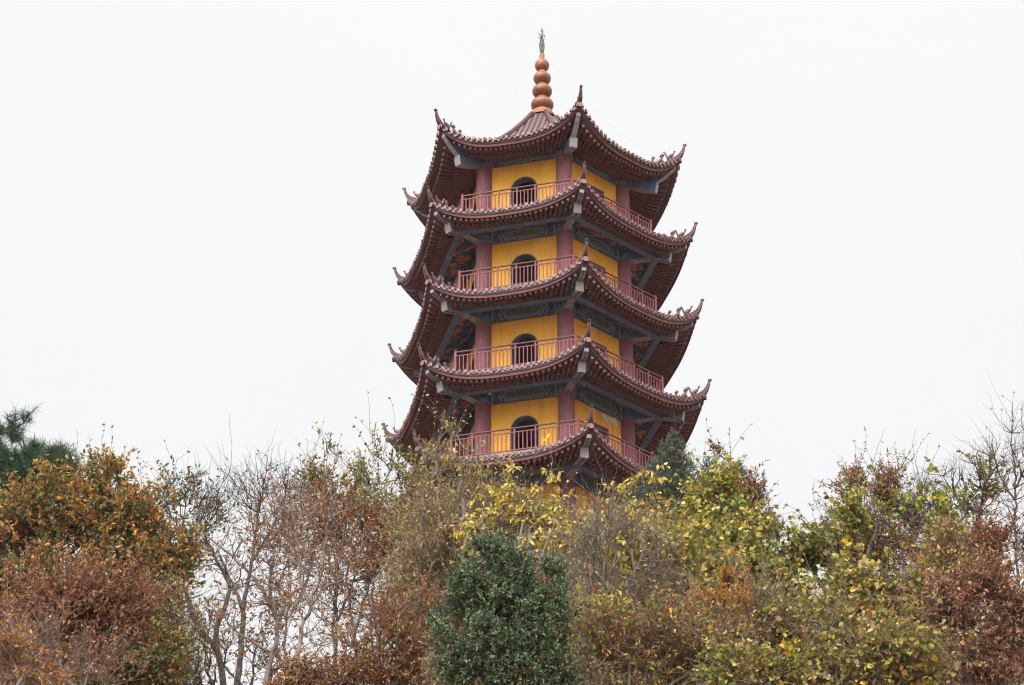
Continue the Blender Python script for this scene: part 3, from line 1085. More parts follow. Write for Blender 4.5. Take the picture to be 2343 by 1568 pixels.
    for msk, k in ((thick, 7), (~thick, 4)):
        if msk.any():
            V, F = tubes(A2[msk], B2[msk], ra2[msk], rb2[msk], k)
            VV.append(V)
            FF.append(F + o)
            o += len(V)
    # twigs from the thin nodes
    thin = e[(R[e] < max(0.022, minr * 3.2))]
    T0 = np.repeat(thin, twigs)
    T0 = T0[rng.random(len(T0)) < .92]
    out = nrm(P[T0] - P[par[T0]])
    rad = nrm(P[T0] - ctr)
    D = nrm(out * .6 + rad * .35 + rng.normal(size=out.shape) * .55 + np.array([0, 0, up]))
    Lt = (tl * (.45 + .75 * rng.random(len(T0))) * (1 + 1.5 * (rng.random(len(T0)) < shoots)))[:, None]
    S0 = P[T0]
    D2 = nrm(D + rng.normal(size=D.shape) * .25 + np.array([0, 0, up * .3 - droop * .5]))
    D3 = nrm(D2 + rng.normal(size=D.shape) * .25 + np.array([0, 0, up * .3 - droop * .8]))
    S1, S2 = S0 + D * Lt * .36, S0 + D * Lt * .36 + D2 * Lt * .34
    S3 = S2 + D3 * Lt * .30
    one = np.ones(len(T0))
    for a, b_, r1, r2 in ((S0, S1, tr, tr * .8), (S1, S2, tr * .8, tr * .6), (S2, S3, tr * .6, tr * .3)):
        V, F = tubes(a, b_, one * r1, one * r2, 3)
        VV.append(V)
        FF.append(F + o)
        o += len(V)
    V, F = np.concatenate(VV), np.concatenate(FF)
    rootobj = thing(name, label, cat, tuple(root), group)
    me = mesh_np('trunk', V - root, F, BARK[bark], sm=True)
    tr_o = bpy.data.objects.new('trunk', me)
    COL.objects.link(tr_o)
    tr_o.parent = rootobj
    # leaves along the twigs
    if per > 0 and pal:
        keep = rng.random(len(T0)) < leaf_prob
        if gap:                                # leave whole clumps bare
            ph = np.sin(S0[:, 0] * gap[0] + 1.3 * NPLANT) * np.sin(S0[:, 2] * gap[0] * 1.1 + NPLANT) + .6 * np.sin(S0[:, 1] * gap[0] * 1.3 + S0[:, 0])
            keep &= ph > gap[1]
        if leafbox:                            # leafy only in part of the crown: list of (px, py, rx, ry)
            pk = np.zeros(len(S0), bool)
            for bx_, by_, rx_, ry_ in leafbox:
                c_ = at(bx_, by_, d)
                pk |= ((S0[:, 0] - c_[0]) * s / rx_) ** 2 + ((S0[:, 2] - c_[2]) * s / ry_) ** 2 < 1
            keep &= pk
        idx = np.repeat(np.where(keep)[0], per)
        t = where[0] + (where[1] - where[0]) * rng.random((len(idx), 1))
        pos = np.where(t < .36, S0[idx] + (S1 - S0)[idx] * t / .36, np.where(t < .70, S1[idx] + (S2 - S1)[idx] * (t - .36) / .34, S2[idx] + (S3 - S2)[idx] * (t - .70) / .30))
        dirx = nrm(D2[idx] * .5 + rng.normal(size=pos.shape) * .65 + np.array([0, 0, -droop]))
        up_ = nrm(rng.normal(size=pos.shape) * (1 - flat) + np.array([0, -.12, 1]) * flat + rng.normal(size=pos.shape) * .25)
        Y = nrm(np.cross(up_, dirx))
        Z = np.cross(dirx, Y)
        sz = (size * (1 - szvar + 2 * szvar * rng.random(len(idx))))[:, None, None]
        tv, tf = TPL[leaf]
        V = pos[:, None] + sz * (tv[None, :, 0:1] * dirx[:, None] + tv[None, :, 1:2] * Y[:, None] + tv[None, :, 2:3] * Z[:, None])
        k = len(tv)
        tf = np.array(tf)
        F = (np.arange(len(idx)) * k)[:, None, None] + tf[None]
        # colour: one main tone per twig, some variation per leaf; clumps lean to one tone
        tone = pal_pick(pal, len(T0))
        zone = pal_pick(pal, len(P))
        tw = np.where((rng.random(len(T0)) < .55 * clump)[:, None], zone[par[T0]], tone)
        c = tw[idx]
        mixn = pal_pick(pal, len(idx))
        c = np.where((rng.random(len(idx)) < .25)[:, None], mixn, c) * (0.72 + .56 * rng.random((len(idx), 1)))
        tint = np.repeat(c, k, axis=0)
        me = mesh_np('crown', V.reshape(-1, 3) - root, F.reshape(-1, tf.shape[1]), mat_ or LEAF, tint)
        cr = bpy.data.objects.new('crown', me)
        COL.objects.link(cr)
        cr.parent = rootobj
        LEAFS += len(idx)
    return rootobj


# colours of the leaves themselves
ORANGE, DORANGE, OLIVE, GREEN = (.46, .215, .052), (.31, .125, .034), (.200, .170, .046), (.078, .098, .028)
RUST, REDBR, PINKBR, TAN = (.285, .105, .036), (.220, .095, .052), (.340, .180, .115), (.400, .285, .130)
YELLOW, YGREEN, LIME, PALEY = (.470, .330, .040), (.260, .245, .040), (.215, .275, .062), (.560, .440, .130)
HOLLY, JUNI, PINE, GOLD = (.026, .056, .036), (.062, .092, .062), (.034, .068, .046), (.420, .220, .020)
P_ = lambda *a: [(*c, w) for c, w in a]
OAK = P_((ORANGE, 5), (DORANGE, 3), (OLIVE, 4.5), (GREEN, 1.2), (TAN, 1))
RUSTY = P_((RUST, 5), (REDBR, 4), (DORANGE, 2), (PINKBR, 1))
BROWNRED = P_((REDBR, 6), (PINKBR, 3), (RUST, 2))
YELLOWISH = P_((YELLOW, 5), (YGREEN, 3), (PALEY, 3), (TAN, 1))
VINE = P_((YGREEN, 5), (LIME, 3), (YELLOW, 4), (OLIVE, 3), (PALEY, 1))
DULL = P_((TAN, 3), (OLIVE, 4), (REDBR, 2), (YGREEN, 2))

# --- left edge: pines behind a big orange oak, a russet shrub in front
plant('pine_tree', 'tall green pine with long needles at the left edge behind the orange oak', 'tree', 70,
      [(60, 1100, 66, 42), (120, 1088, 52, 38), (15, 1075, 55, 50), (25, 1160, 75, 45), (150, 1098, 28, 36), (75, 1045, 14, 24), (118, 1048, 12, 22), (148, 1060, 8, 18), (25, 1030, 8, 26, .5), (26, 982, 11, 12, 1.4), (54, 972, 7, 7, 1.3), (5, 995, 10, 16, .8), (40, 1008, 6, 12, .4)],
      n=480, bark='brown', trunk_r=.10, twigs=2, tl=.32, tr=.010, up=.9, leaf='needle', size=.21, per=60, pal=P_(((.032, .074, .036), 6), ((.062, .108, .048), 3), ((.15, .085, .07), .3)), where=(.25, 1), flat=.0, mat_=LEAF_NEEDLE, low=.5, base=40, minr=.010, lump=(1.7, -.35), fuzz=.08)
plant('pine_tree', 'small dark pine half hidden behind the bare trunks left of centre', 'tree', 74,
      [(395, 1470, 26, 60), (400, 1545, 40, 50), (392, 1410, 12, 30)],
      n=130, bark='brown', trunk_r=.07, twigs=2, tl=.34, tr=.010, up=.7, leaf='needle', size=.20, per=34, pal=P_((PINE, 6), ((.05, .08, .05), 3)), where=(.25, 1), flat=.0, mat_=LEAF_NEEDLE, low=.3, minr=.01)
plant('oak_tree', 'broad oak with dense orange brown leaves filling the lower left', 'tree', 54,
      [(225, 1115, 62, 55, .7), (110, 1165, 90, 75), (215, 1215, 120, 90), (330, 1200, 70, 70), (45, 1245, 110, 95), (170, 1330, 170, 100), (345, 1330, 85, 90), (20, 1390, 110, 90), (290, 1450, 110, 90), (150, 1480, 150, 90), (405, 1270, 36, 60, .6), (265, 1085, 20, 30, .6)],
      n=2500, bark='dark', trunk_r=.15, base=205, twigs=3, tl=.46, up=.4, leaf='ovate', size=.118, per=7, pal=P_((ORANGE, 6), (DORANGE, 2), (OLIVE, 6), (GREEN, 2), (TAN, 1)), clump=1.3, low=.15, gap=None, lump=(1.3, -.3))
plant('oak_tree', 'olive green oak low at the left between the russet shrub and bare trunks', 'tree', 49,
      [(285, 1480, 85, 65), (220, 1545, 120, 50), (350, 1530, 55, 60)],
      n=700, bark='dark', trunk_r=.08, twigs=3, tl=.45, leaf='ovate', size=.095, per=7, pal=P_((OLIVE, 5), (GREEN, 3), (DORANGE, 2), (YGREEN, 1)), low=.1)
plant('shrub', 'russet shrub with dull pinkish brown leaves in front of the orange oak', 'shrub', 40,
      [(215, 1385, 110, 58), (110, 1400, 90, 60), (290, 1430, 44, 40), (50, 1460, 70, 50, .8), (170, 1460, 90, 46, .6), (90, 1530, 90, 34, .5)],
      n=680, bark='grey', trunk_r=.04, stems=4, twigs=3, tl=.42, leaf='curl', size=.095, per=6, pal=P_((REDBR, 4), (PINKBR, 6), (RUST, 4), (DORANGE, 2), (OLIVE, 1)), low=.2, up=.25, base=120, shoots=.1, lump=(1.8, -.1), fuzz=.25)
plant('shrub', 'twiggy bright orange shrub in the bottom left corner', 'shrub', 37,
      [(15, 1420, 36, 40, .6), (15, 1510, 50, 50), (60, 1548, 80, 26, .7)],
      n=170, bark='pale', trunk_r=.03, stems=4, twigs=3, tl=.42, leaf='ovate', size=.080, per=3, pal=P_((DORANGE, 4), (ORANGE, 4), (REDBR, 2), (YELLOW, .4)), low=.2, base=25, lump=(1.5, -.2), fuzz=.3)
plant('shrub', 'bare grey twiggy shrub at the bottom left below the russet leaves', 'shrub', 38,
      [(120, 1490, 120, 60), (215, 1520, 70, 60), (50, 1520, 60, 50)],
      n=170, bark='grey', trunk_r=.035, stems=4, twigs=2, tl=.62, leaf='curl', size=.075, per=4, pal=P_((REDBR, 3), (PINKBR, 3), (OLIVE, 1), (DORANGE, 1)), low=.1, base=150, up=.1, bf=.6, lump=(1.5, -.25), fuzz=.3)

# --- the open group of bare trees left of the pagoda
plant('tree', 'thin tree with a few dark green leaves beside the orange oak', 'tree', 60,
      [(410, 1125, 46, 42), (455, 1180, 50, 60, .7), (395, 1190, 40, 70, .8), (430, 1270, 46, 70, .5)],
      n=170, bark='dark', trunk_r=.07, base=392, twigs=2, tl=.55, leaf='ovate', size=.115, per=3, pal=P_((GREEN, 5), (OLIVE, 3), (DORANGE, .6)), low=.35, up=.3, bf=.6, shoots=.15, limbs=[([(392, 1568), (392, 1498), (398, 1415), (402, 1330), (412, 1230), (420, 1150)], .045, .012, .05)])
plant('tree', 'bare forked tree with dark branches leaning left, first in from the orange oak', 'tree', 57,
      [(470, 1200, 50, 80, .7), (500, 1125, 60, 50, .8), (430, 1290, 36, 70, .5), (530, 1280, 50, 60, .5), (470, 1370, 60, 50, .4)],
      n=170, bark='dark', trunk_r=.115, base=510, twigs=2, tl=.5, tr=.0055, up=.45, leaf='ovate', size=.075, per=1, leaf_prob=.6, pal=P_((OLIVE, 3), (REDBR, 3), ((.04, .035, .03), 3)), low=.12, minr=.007, bf=.75, jit=.05, fuzz=.3, shoots=.15, bend=.09, limbs=[([(510, 1568), (500, 1498), (492, 1478), (496, 1427), (512, 1386), (525, 1352), (521, 1327), (500, 1286), (479, 1248), (462, 1202), (450, 1150)], .100, .014, .06), ([(492, 1478), (454, 1432), (433, 1386), (425, 1352), (421, 1315), (425, 1250)], .075, .014, -.1)])
plant('tree', 'bare tree with fine upright black twigs, tallest of the leafless trees left of the pagoda', 'tree', 60,
      [(630, 1115, 60, 56), (690, 1145, 50, 56, .7), (590, 1160, 46, 70, .7), (640, 1220, 65, 80, .5), (550, 1110, 36, 44, .7)],
      n=270, bark='dark', trunk_r=.085, base=542, twigs=2, tl=.5, tr=.0055, up=.5, leaf='ovate', size=.065, per=1, leaf_prob=.7, pal=P_((OLIVE, 2), ((.04, .035, .03), 4)), low=.25, minr=.007, bf=.75, jit=.05, fuzz=.3, shoots=.1, limbs=[([(542, 1568), (554, 1457), (558, 1373), (570, 1300), (582, 1230), (590, 1165), (600, 1110)], .100, .012, .05), ([(556, 1400), (535, 1340), (517, 1300), (500, 1262)], .045, .014, .1), ([(572, 1290), (610, 1230), (640, 1170), (655, 1120)], .035, .010, -.1)])
plant('tree', 'grey trunked tree with sparse curled rust leaves, left of the two', 'tree', 48,
      [(590, 1330, 90, 110, .8), (650, 1240, 80, 80), (540, 1420, 70, 90, .7), (640, 1410, 70, 80, .6), (580, 1230, 54, 60, .6)],
      n=230, bark='grey', trunk_r=.075, base=608, twigs=2, tl=.5, up=.25, leaf='curl', size=.088, per=2, pal=P_((RUST, 4), (REDBR, 4), (DORANGE, 2), (OLIVE, 1)), low=.2, gap=(1.8, -.6), bf=.65, fuzz=.32, tr=.0045, limbs=[([(608, 1568), (621, 1498), (633, 1411), (617, 1377), (600, 1344), (554, 1290), (500, 1244), (471, 1223)], .078, .014, .03), ([(633, 1411), (650, 1365), (634, 1344), (600, 1330)], .035, .012, -.08), ([(612, 1370), (617, 1332), (621, 1269), (628, 1210), (640, 1160)], .03, .010, .08)], lump=(1.6, -.1))
plant('tree', 'pale forked tree with rust leaves on smooth grey branches, right of the two', 'tree', 46,
      [(700, 1210, 70, 80), (770, 1330, 80, 100, .8), (690, 1380, 60, 80, .6), (740, 1460, 70, 60, .6)],
      n=230, bark='pale', trunk_r=.07, base=688, twigs=2, tl=.5, up=.25, leaf='curl', size=.088, per=2, pal=P_((RUST, 4), (REDBR, 4), (DORANGE, 3), (TAN, .6)), low=.12, gap=(1.8, -.5), bf=.65, fuzz=.32, bend=.09, tr=.0045, limbs=[([(688, 1568), (683, 1473), (692, 1427), (712, 1377), (692, 1340), (683, 1277), (679, 1215), (667, 1165)], .066, .012, .03), ([(712, 1377), (733, 1348), (771, 1332), (808, 1319)], .028, .010, -.1), ([(720, 1366), (737, 1290), (742, 1227), (755, 1170)], .028, .010, .1)], lump=(1.6, -.1))
plant('tree', 'slim tree topped with sparse small green leaves left of the lowest eaves', 'tree', 60,
      [(742, 1060, 26, 34, .8), (735, 1115, 40, 40, .7), (800, 1120, 40, 40, .6), (770, 1180, 50, 50, .6)],
      n=260, bark='dark', trunk_r=.06, base=745, twigs=2, tl=.55, up=.5, leaf='ovate', size=.105, per=4, pal=P_((GREEN, 3), (OLIVE, 4), (YGREEN, 4), (DORANGE, 1.4)), low=.3, minr=.006, bf=.6, fuzz=.3, shoots=.15, limbs=[([(770, 1568), (762, 1415), (768, 1300), (750, 1190), (742, 1080)], .05, .010, .03)])
plant('tree', 'airy tree with yellow green leaves against the sky beside the curled eave tip', 'tree', 58,
      [(850, 1070, 36, 40), (900, 1095, 36, 45), (880, 1150, 50, 45, .7), (830, 1170, 40, 40, .5)],
      n=200, bark='dark', trunk_r=.06, base=880, twigs=2, tl=.55, up=.5, leaf='ovate', size=.105, per=4, pal=P_((YGREEN, 5), (OLIVE, 4), (GREEN, 2), (YELLOW, 2), (DORANGE, .6)), low=.3, minr=.006, bf=.6, fuzz=.3, shoots=.15, limbs=[([(860, 1568), (850, 1430), (858, 1300), (880, 1200), (872, 1100)], .04, .010, .03)])
plant('oak_tree', 'sparse oak with rusty orange leaves below the airy green treetops', 'tree', 53,
      [(830, 1190, 85, 60), (760, 1230, 60, 60, .8), (890, 1240, 55, 65, .8), (730, 1180, 35, 50, .6), (840, 1310, 80, 70, .35), (740, 1310, 50, 60, .35)],
      n=330, bark='dark', trunk_r=.08, base=830, twigs=2, tl=.5, leaf='curl', size=.10, per=5, pal=P_((RUST, 4), (DORANGE, 5), (ORANGE, 2), (REDBR, 2)), low=.2, gap=(1.7, -.4), bf=.5, fuzz=.36, limbs=[([(805, 1568), (815, 1460), (800, 1380), (792, 1300), (820, 1220)], .06, .014, .03), ([(812, 1440), (835, 1360), (850, 1280)], .03, .012, .1)], lump=(1.5, -.1))
plant('tree', 'bare upright tree with thin dark branches standing before the rusty oak', 'tree', 56,
      [(800, 1330, 70, 100), (760, 1240, 50, 70), (840, 1260, 50, 70), (760, 1420, 50, 60, .5)],
      n=240, bark='dark', trunk_r=.06, base=850, stems=1, twigs=2, tl=.55, up=.6, leaf='ovate', size=.08, per=1, leaf_prob=.8, pal=P_((OLIVE, 3), (REDBR, 3), (RUST, 3)), low=.1, minr=.007, bf=.75, jit=.05, tr=.005, limbs=[([(765, 1568), (768, 1415), (773, 1290), (766, 1200), (772, 1150)], .045, .010, .03), ([(767, 1430), (800, 1350), (822, 1280), (830, 1220)], .03, .008, .08), ([(770, 1330), (745, 1260), (738, 1200)], .02, .007, -.06)])
plant('shrub', 'rust brown leafy shrub along the bottom left of the evergreen bush', 'shrub', 39,
      [(860, 1465, 65, 45, .8), (930, 1500, 70, 65), (800, 1545, 80, 36), (690, 1555, 85, 28), (880, 1400, 34, 34, .5), (960, 1420, 36, 50, .5), (880, 1555, 90, 24)],
      n=430, bark='twig', trunk_r=.025, stems=6, twigs=3, tl=.38, leaf='curl', size=.078, per=5, pal=P_((RUST, 4), (REDBR, 5), (DORANGE, 3), (PINKBR, 3), (TAN, 2), (YGREEN, .4)), low=.05, up=.25, base=850, fuzz=.32, lump=(1.6, -.25))
plant('sapling', 'low sapling with small olive leaves at the foot of the bare trunks', 'sapling', 50,
      [(470, 1480, 60, 70, .6), (560, 1500, 60, 60, .7), (640, 1520, 50, 45, .7), (450, 1550, 50, 30)],
      n=200, bark='dark', trunk_r=.04, stems=4, twigs=2, tl=.45, leaf='ovate', size=.085, per=3, pal=P_((OLIVE, 4), (YGREEN, 2), (RUST, 3), (GREEN, 2)), low=.1, base=545, fuzz=.3, bf=.5)

# --- tall thicket in front of the pagoda's left flank
plant('shrub', 'tall twiggy shrub with dull yellow leaves reaching up the pagoda\'s left eaves', 'shrub', 50,
      [(1035, 1000, 24, 34, .45), (1022, 1060, 40, 44, .7), (978, 1110, 24, 40, .6), (1055, 1120, 40, 44, .8), (985, 1180, 55, 46), (1100, 1100, 20, 30, .3)],
      n=190, bark='grey', trunk_r=.045, base=1010, stems=3, twigs=3, tl=.42, up=.5, leaf='ovate', size=.085, per=3, pal=P_((TAN, 3), (YGREEN, 3), (YELLOW, 3), (OLIVE, 3), (REDBR, 2)), low=.15, minr=.006, bf=.6, fuzz=.3, shoots=.12, tr=.005)
plant('shrub', 'grey brown thicket of bare twigs beneath the pagoda\'s lowest eave', 'shrub', 52,
      [(1010, 1230, 75, 70), (1100, 1190, 80, 56), (960, 1310, 50, 80), (1050, 1330, 80, 70), (930, 1240, 25, 60, .8), (1170, 1170, 50, 36, .6), (1250, 1220, 60, 40, .7), (1350, 1200, 60, 36, .6)],
      n=1000, bark='twig', trunk_r=.045, base=1030, stems=7, twigs=3, tl=.68, up=.4, leaf='ovate', size=.10, per=2, pal=P_((TAN, 4), (OLIVE, 4), (REDBR, 2), (YGREEN, 4), (YELLOW, 2)), low=.1, minr=.006, bf=.7, fuzz=.25, tr=.005)
plant('shrub', 'reddish brown shrub tight against the left of the pagoda\'s wall', 'shrub', 62,
      [(955, 1150, 26, 55), (940, 1230, 30, 60), (1000, 1190, 60, 56), (1090, 1230, 80, 60), (1200, 1260, 90, 60), (1330, 1260, 80, 60)],
      n=800, bark='brown', trunk_r=.05, base=1000, stems=6, twigs=3, tl=.5, leaf='ovate', size=.095, per=5, pal=P_((REDBR, 5), (RUST, 3), (OLIVE, 3), (TAN, 3)), low=.1, fuzz=.25)
plant('shrub', 'brown twiggy shrub with withered leaves just behind the left of the evergreen bush', 'shrub', 43,
      [(1010, 1310, 60, 60, .8), (970, 1400, 50, 70), (1040, 1380, 50, 60), (940, 1330, 36, 60, .6), (1060, 1250, 50, 40, .6)],
      n=560, bark='twig', trunk_r=.035, base=1000, stems=5, twigs=3, tl=.62, up=.3, leaf='curl', size=.09, per=2, pal=P_((REDBR, 3), (TAN, 5), (RUST, 2), (OLIVE, 3), (YGREEN, 2)), low=.05, minr=.005, bf=.6, fuzz=.28, tr=.005)

# --- yellow sprays before the pagoda's foot
plant('shrub', 'shrub with drooping yellow leaves on arching stems before the pagoda\'s foot, left one', 'shrub', 42,
      [(1165, 1085, 6, 24, .35), (1155, 1155, 28, 26, .6), (1210, 1190, 42, 28, .9), (1253, 1085, 6, 34, .45), (1245, 1165, 22, 24, .6), (1120, 1210, 44, 28, .8), (1285, 1205, 34, 24, .7), (1180, 1245, 70, 30, .7), (1225, 1140, 6, 22, .3)],
      n=190, bark='grey', trunk_r=.025, base=1200, stems=6, twigs=2, tl=.32, up=.5, leaf='ovate', size=.115, per=5, droop=1.0, pal=P_((YELLOW, 5), (PALEY, 4), (YGREEN, 2), (TAN, 1)), low=.5, minr=.005, bf=.7, fuzz=.3)
plant('shrub', 'shrub with drooping yellow leaves on arching stems before the pagoda\'s foot, right one', 'shrub', 41,
      [(1345, 1190, 34, 24, .8), (1398, 1135, 7, 26, .35), (1428, 1165, 18, 20, .5), (1362, 1140, 6, 22, .3), (1442, 1115, 5, 16, .3), (1310, 1235, 40, 28), (1400, 1225, 44, 32), (1490, 1165, 24, 26, .5), (1498, 1090, 6, 18, .3), (1465, 1220, 40, 30, .7)],
      n=190, bark='grey', trunk_r=.025, base=1380, stems=6, twigs=2, tl=.32, up=.5, leaf='ovate', size=.115, per=5, droop=1.0, pal=P_((YELLOW, 5), (PALEY, 4), (YGREEN, 3), (LIME, 1)), low=.5, minr=.005, bf=.7, fuzz=.3)
plant('juniper', 'conical grey green juniper right of the pagoda\'s lowest balcony', 'tree', 78,
      [(1539, 1014, 8, 20, 1.4), (1540, 1045, 26, 30, 1.3), (1537, 1082, 50, 38), (1532, 1125, 70, 44), (1495, 1145, 50, 36), (1540, 1170, 80, 46), (1530, 1240, 84, 50)],
      n=1500, bark='brown', trunk_r=.10, base=1540, twigs=3, tl=.30, tr=.006, up=.9, leaf='scale', size=.095, per=15, pal=P_(((.070, .098, .058), 5), ((.105, .130, .075), 3), ((.04, .060, .040), 3)), flat=.1, mat_=LEAF_NEEDLE, low=.7, where=(.05, 1), lump=(1.3, -.7), fuzz=.10)
plant('juniper', 'dark juniper mostly hidden behind the rust leaved sumac', 'tree', 80,
      [(1680, 1110, 36, 40), (1690, 1160, 58, 50), (1690, 1230, 76, 60), (1622, 1082, 12, 30, .8), (1720, 1310, 60, 70)],
      n=800, bark='brown', trunk_r=.10, base=1690, twigs=3, tl=.32, tr=.006, up=.8, leaf='scale', size=.10, per=14, pal=P_(((.050, .075, .048), 5), ((.075, .10, .06), 3)), flat=.1, mat_=LEAF_NEEDLE, low=.6, where=(.05, 1), lump=(1.3, -.7), fuzz=.10)
plant('holly_bush', 'dense irregular evergreen bush with small glossy dark green leaves at bottom centre', 'bush', 34,
      [(1118, 1270, 42, 26, 1.3), (1150, 1288, 60, 30, 1.3), (1200, 1318, 72, 40), (1244, 1345, 42, 38), (1088, 1355, 46, 48, 1.2), (1160, 1382, 88, 50), (1244, 1405, 46, 56), (1054, 1432, 48, 46), (1150, 1465, 92, 60), (1250, 1485, 44, 58), (1060, 1515, 46, 44), (1170, 1542, 96, 42), (1268, 1552, 40, 30)],
      n=2500, bark='dark', trunk_r=.03, base=1175, stems=1, twigs=4, tl=.17, up=.4, leaf='ovate', size=.050, per=10, pal=P_(((.105, .155, .075), 6), ((.175, .225, .118), 4), ((.055, .086, .043), 4), ((.28, .12, .06), .25)), mat_=LEAF_GLOSS, low=.05, flat=.4, minr=.004, lump=(2.4, -.16), fuzz=.15, shoots=.12, szvar=.55)

# --- right of centre
plant('shrub', 'large bare shrub with grey branching stems right of the evergreen bush', 'shrub', 38,
      [(1380, 1290, 75, 60), (1450, 1240, 75, 56, .8), (1340, 1250, 50, 40, .7), (1480, 1340, 80, 70), (1390, 1390, 80, 60), (1330, 1340, 50, 50), (1400, 1180, 40, 40, .3)],
      n=480, bark='grey', trunk_r=.045, base=1375, stems=1, twigs=3, tl=.55, up=.3, leaf='ovate', size=.07, per=1, leaf_prob=.6, pal=P_((TAN, 3), (REDBR, 3), (YGREEN, 4)), low=.1, minr=.006, bf=.8, fuzz=.25, tr=.0045, jit=.05, limbs=[([(1402, 1568), (1400, 1450), (1395, 1370), (1388, 1280), (1392, 1200), (1398, 1140)], .035, .008, .03), ([(1398, 1400), (1440, 1320), (1480, 1270), (1500, 1230)], .02, .007, -.1), ([(1394, 1360), (1350, 1300), (1320, 1250), (1290, 1220)], .02, .007, .1), ([(1390, 1300), (1430, 1250), (1460, 1200)], .015, .006, .1)])
plant('shrub', 'brown twiggy shrub with scattered yellow leaves behind the bare grey one', 'shrub', 45,
      [(1380, 1300, 90, 70), (1480, 1290, 80, 70), (1420, 1400, 90, 70), (1330, 1400, 60, 80), (1540, 1400, 70, 80)],
      n=800, bark='twig', trunk_r=.035, base=1440, stems=7, twigs=3, tl=.62, up=.3, leaf='ovate', size=.10, per=4, pal=P_((TAN, 3), (OLIVE, 4), (YGREEN, 6), (YELLOW, 4), (LIME, 1), (REDBR, 2)), low=.05, minr=.005, bf=.5, fuzz=.25, tr=.005, gap=(1.7, -.7))
plant('vine_covered_tree', 'tree draped in large yellow green vine leaves, bulkiest mass right of the pagoda', 'tree', 46,
      [(1640, 1080, 12, 34, .5), (1645, 1115, 30, 36, .8), (1630, 1150, 44, 36), (1610, 1205, 54, 40), (1515, 1250, 50, 36, .6), (1665, 1210, 70, 46), (1735, 1212, 40, 24, .7), (1600, 1280, 90, 48), (1690, 1285, 66, 54), (1725, 1360, 40, 60), (1560, 1340, 70, 50, .7), (1640, 1370, 80, 60, .6)],
      n=1150, bark='grey', trunk_r=.07, base=1620, stems=3, twigs=2, tl=.42, leaf='round', size=.095, per=6, droop=.45, pal=P_((YGREEN, 7), (LIME, 4), (YELLOW, 3), (OLIVE, 3), (PALEY, 2), (GOLD, .7)), low=.1, gap=None, clump=1.5, lump=(2.0, .05), fuzz=.36, shoots=.18)
plant('shrub', 'yellow leaved shrub with twiggy gaps in the middle of the right hand thicket', 'shrub', 42,
      [(1510, 1290, 60, 50), (1450, 1330, 50, 46, .5), (1560, 1390, 70, 60), (1500, 1420, 60, 46, .6), (1640, 1300, 60, 60, .6), (1690, 1380, 60, 56, .6), (1400, 1260, 50, 40, .3), (1600, 1450, 60, 40, .4)],
      n=820, bark='grey', trunk_r=.035, base=1510, stems=6, twigs=3, tl=.42, leaf='round', size=.115, per=3, droop=.6, pal=P_((YELLOW, 5), (YGREEN, 6), (LIME, 2), (PALEY, 2), (GOLD, 1)), low=.1, gap=(1.6, .0), lump=(1.5, .1), fuzz=.3)
plant('sumac', 'sumac with rust red feathery leaves standing up beside the juniper', 'shrub', 48,
      [(1645, 1052, 7, 24), (1658, 1090, 16, 28), (1690, 1125, 24, 22, .8), (1718, 1140, 22, 22), (1735, 1175, 24, 26), (1755, 1205, 20, 20), (1770, 1215, 12, 12)],
      n=95, bark='dark', trunk_r=.035, base=1690, stems=4, twigs=3, tl=.36, up=.6, leaf='narrow', size=.10, per=9, pal=P_((RUST, 5), (DORANGE, 4), (REDBR, 2), ((.10, .035, .02), 2)), low=.3, minr=.006, fuzz=.3, shoots=.15)
plant('sumac', 'rust and orange leaved sumac low on the right thicket\'s sky edge', 'shrub', 46,
      [(1745, 1390, 22, 46), (1735, 1450, 40, 50), (1690, 1440, 44, 44, .7)],
      n=260, bark='dark', trunk_r=.035, base=1745, stems=4, twigs=3, tl=.42, up=.4, leaf='narrow', size=.10, per=6, pal=P_((RUST, 5), (DORANGE, 4), (ORANGE, 2), (OLIVE, 4)), low=.2, minr=.006, fuzz=.25)
plant('fern_shrub', 'small shrub of golden orange feathery sprays in the right thicket', 'shrub', 37,
      [(1665, 1350, 12, 36), (1640, 1380, 26, 18, .7), (1692, 1378, 20, 14, .7), (1590, 1388, 18, 16, .5)],
      n=36, bark='brown', trunk_r=.02, base=1660, stems=3, twigs=4, tl=.24, up=.8, leaf='narrow', size=.065, per=12, pal=P_((GOLD, 5), (ORANGE, 3), (DORANGE, 1)), low=.4, minr=.005, fuzz=.25)
plant('shrub', 'tangled brown shrub with orange leaves at the bottom right of the evergreen bush', 'shrub', 36,
      [(1370, 1470, 60, 56, .8), (1450, 1490, 80, 60), (1540, 1490, 70, 60), (1620, 1500, 70, 60), (1400, 1550, 90, 30), (1560, 1555, 90, 25)],
      n=620, bark='twig', trunk_r=.03, base=1480, stems=8, twigs=3, tl=.6, up=.3, leaf='curl', size=.09, per=3, pal=P_((REDBR, 3), (RUST, 3), (TAN, 3), (ORANGE, 2), (OLIVE, 4), (YGREEN, 4), (YELLOW, 1)), low=.05, minr=.005, bf=.55, fuzz=.28, tr=.005, lump=(1.5, -.25))
plant('vine', 'leafy vine with broad yellow leaves on twisting pale stems near the bottom centre', 'vine', 37,
      [(1385, 1415, 44, 32), (1350, 1445, 30, 22, .6), (1430, 1400, 20, 18, .5), (1330, 1395, 16, 22, .5), (1440, 1500, 60, 14, .3), (1400, 1480, 40, 40, .3)],
      n=80, bark='pale', trunk_r=.016, base=1350, stems=4, twigs=2, tl=.28, leaf='round', size=.100, per=2, droop=.7, pal=P_((YELLOW, 5), (YGREEN, 3), (PALEY, 2)), low=.25, jit=.16, minr=.007, bend=.16, bf=.5, fuzz=.3)
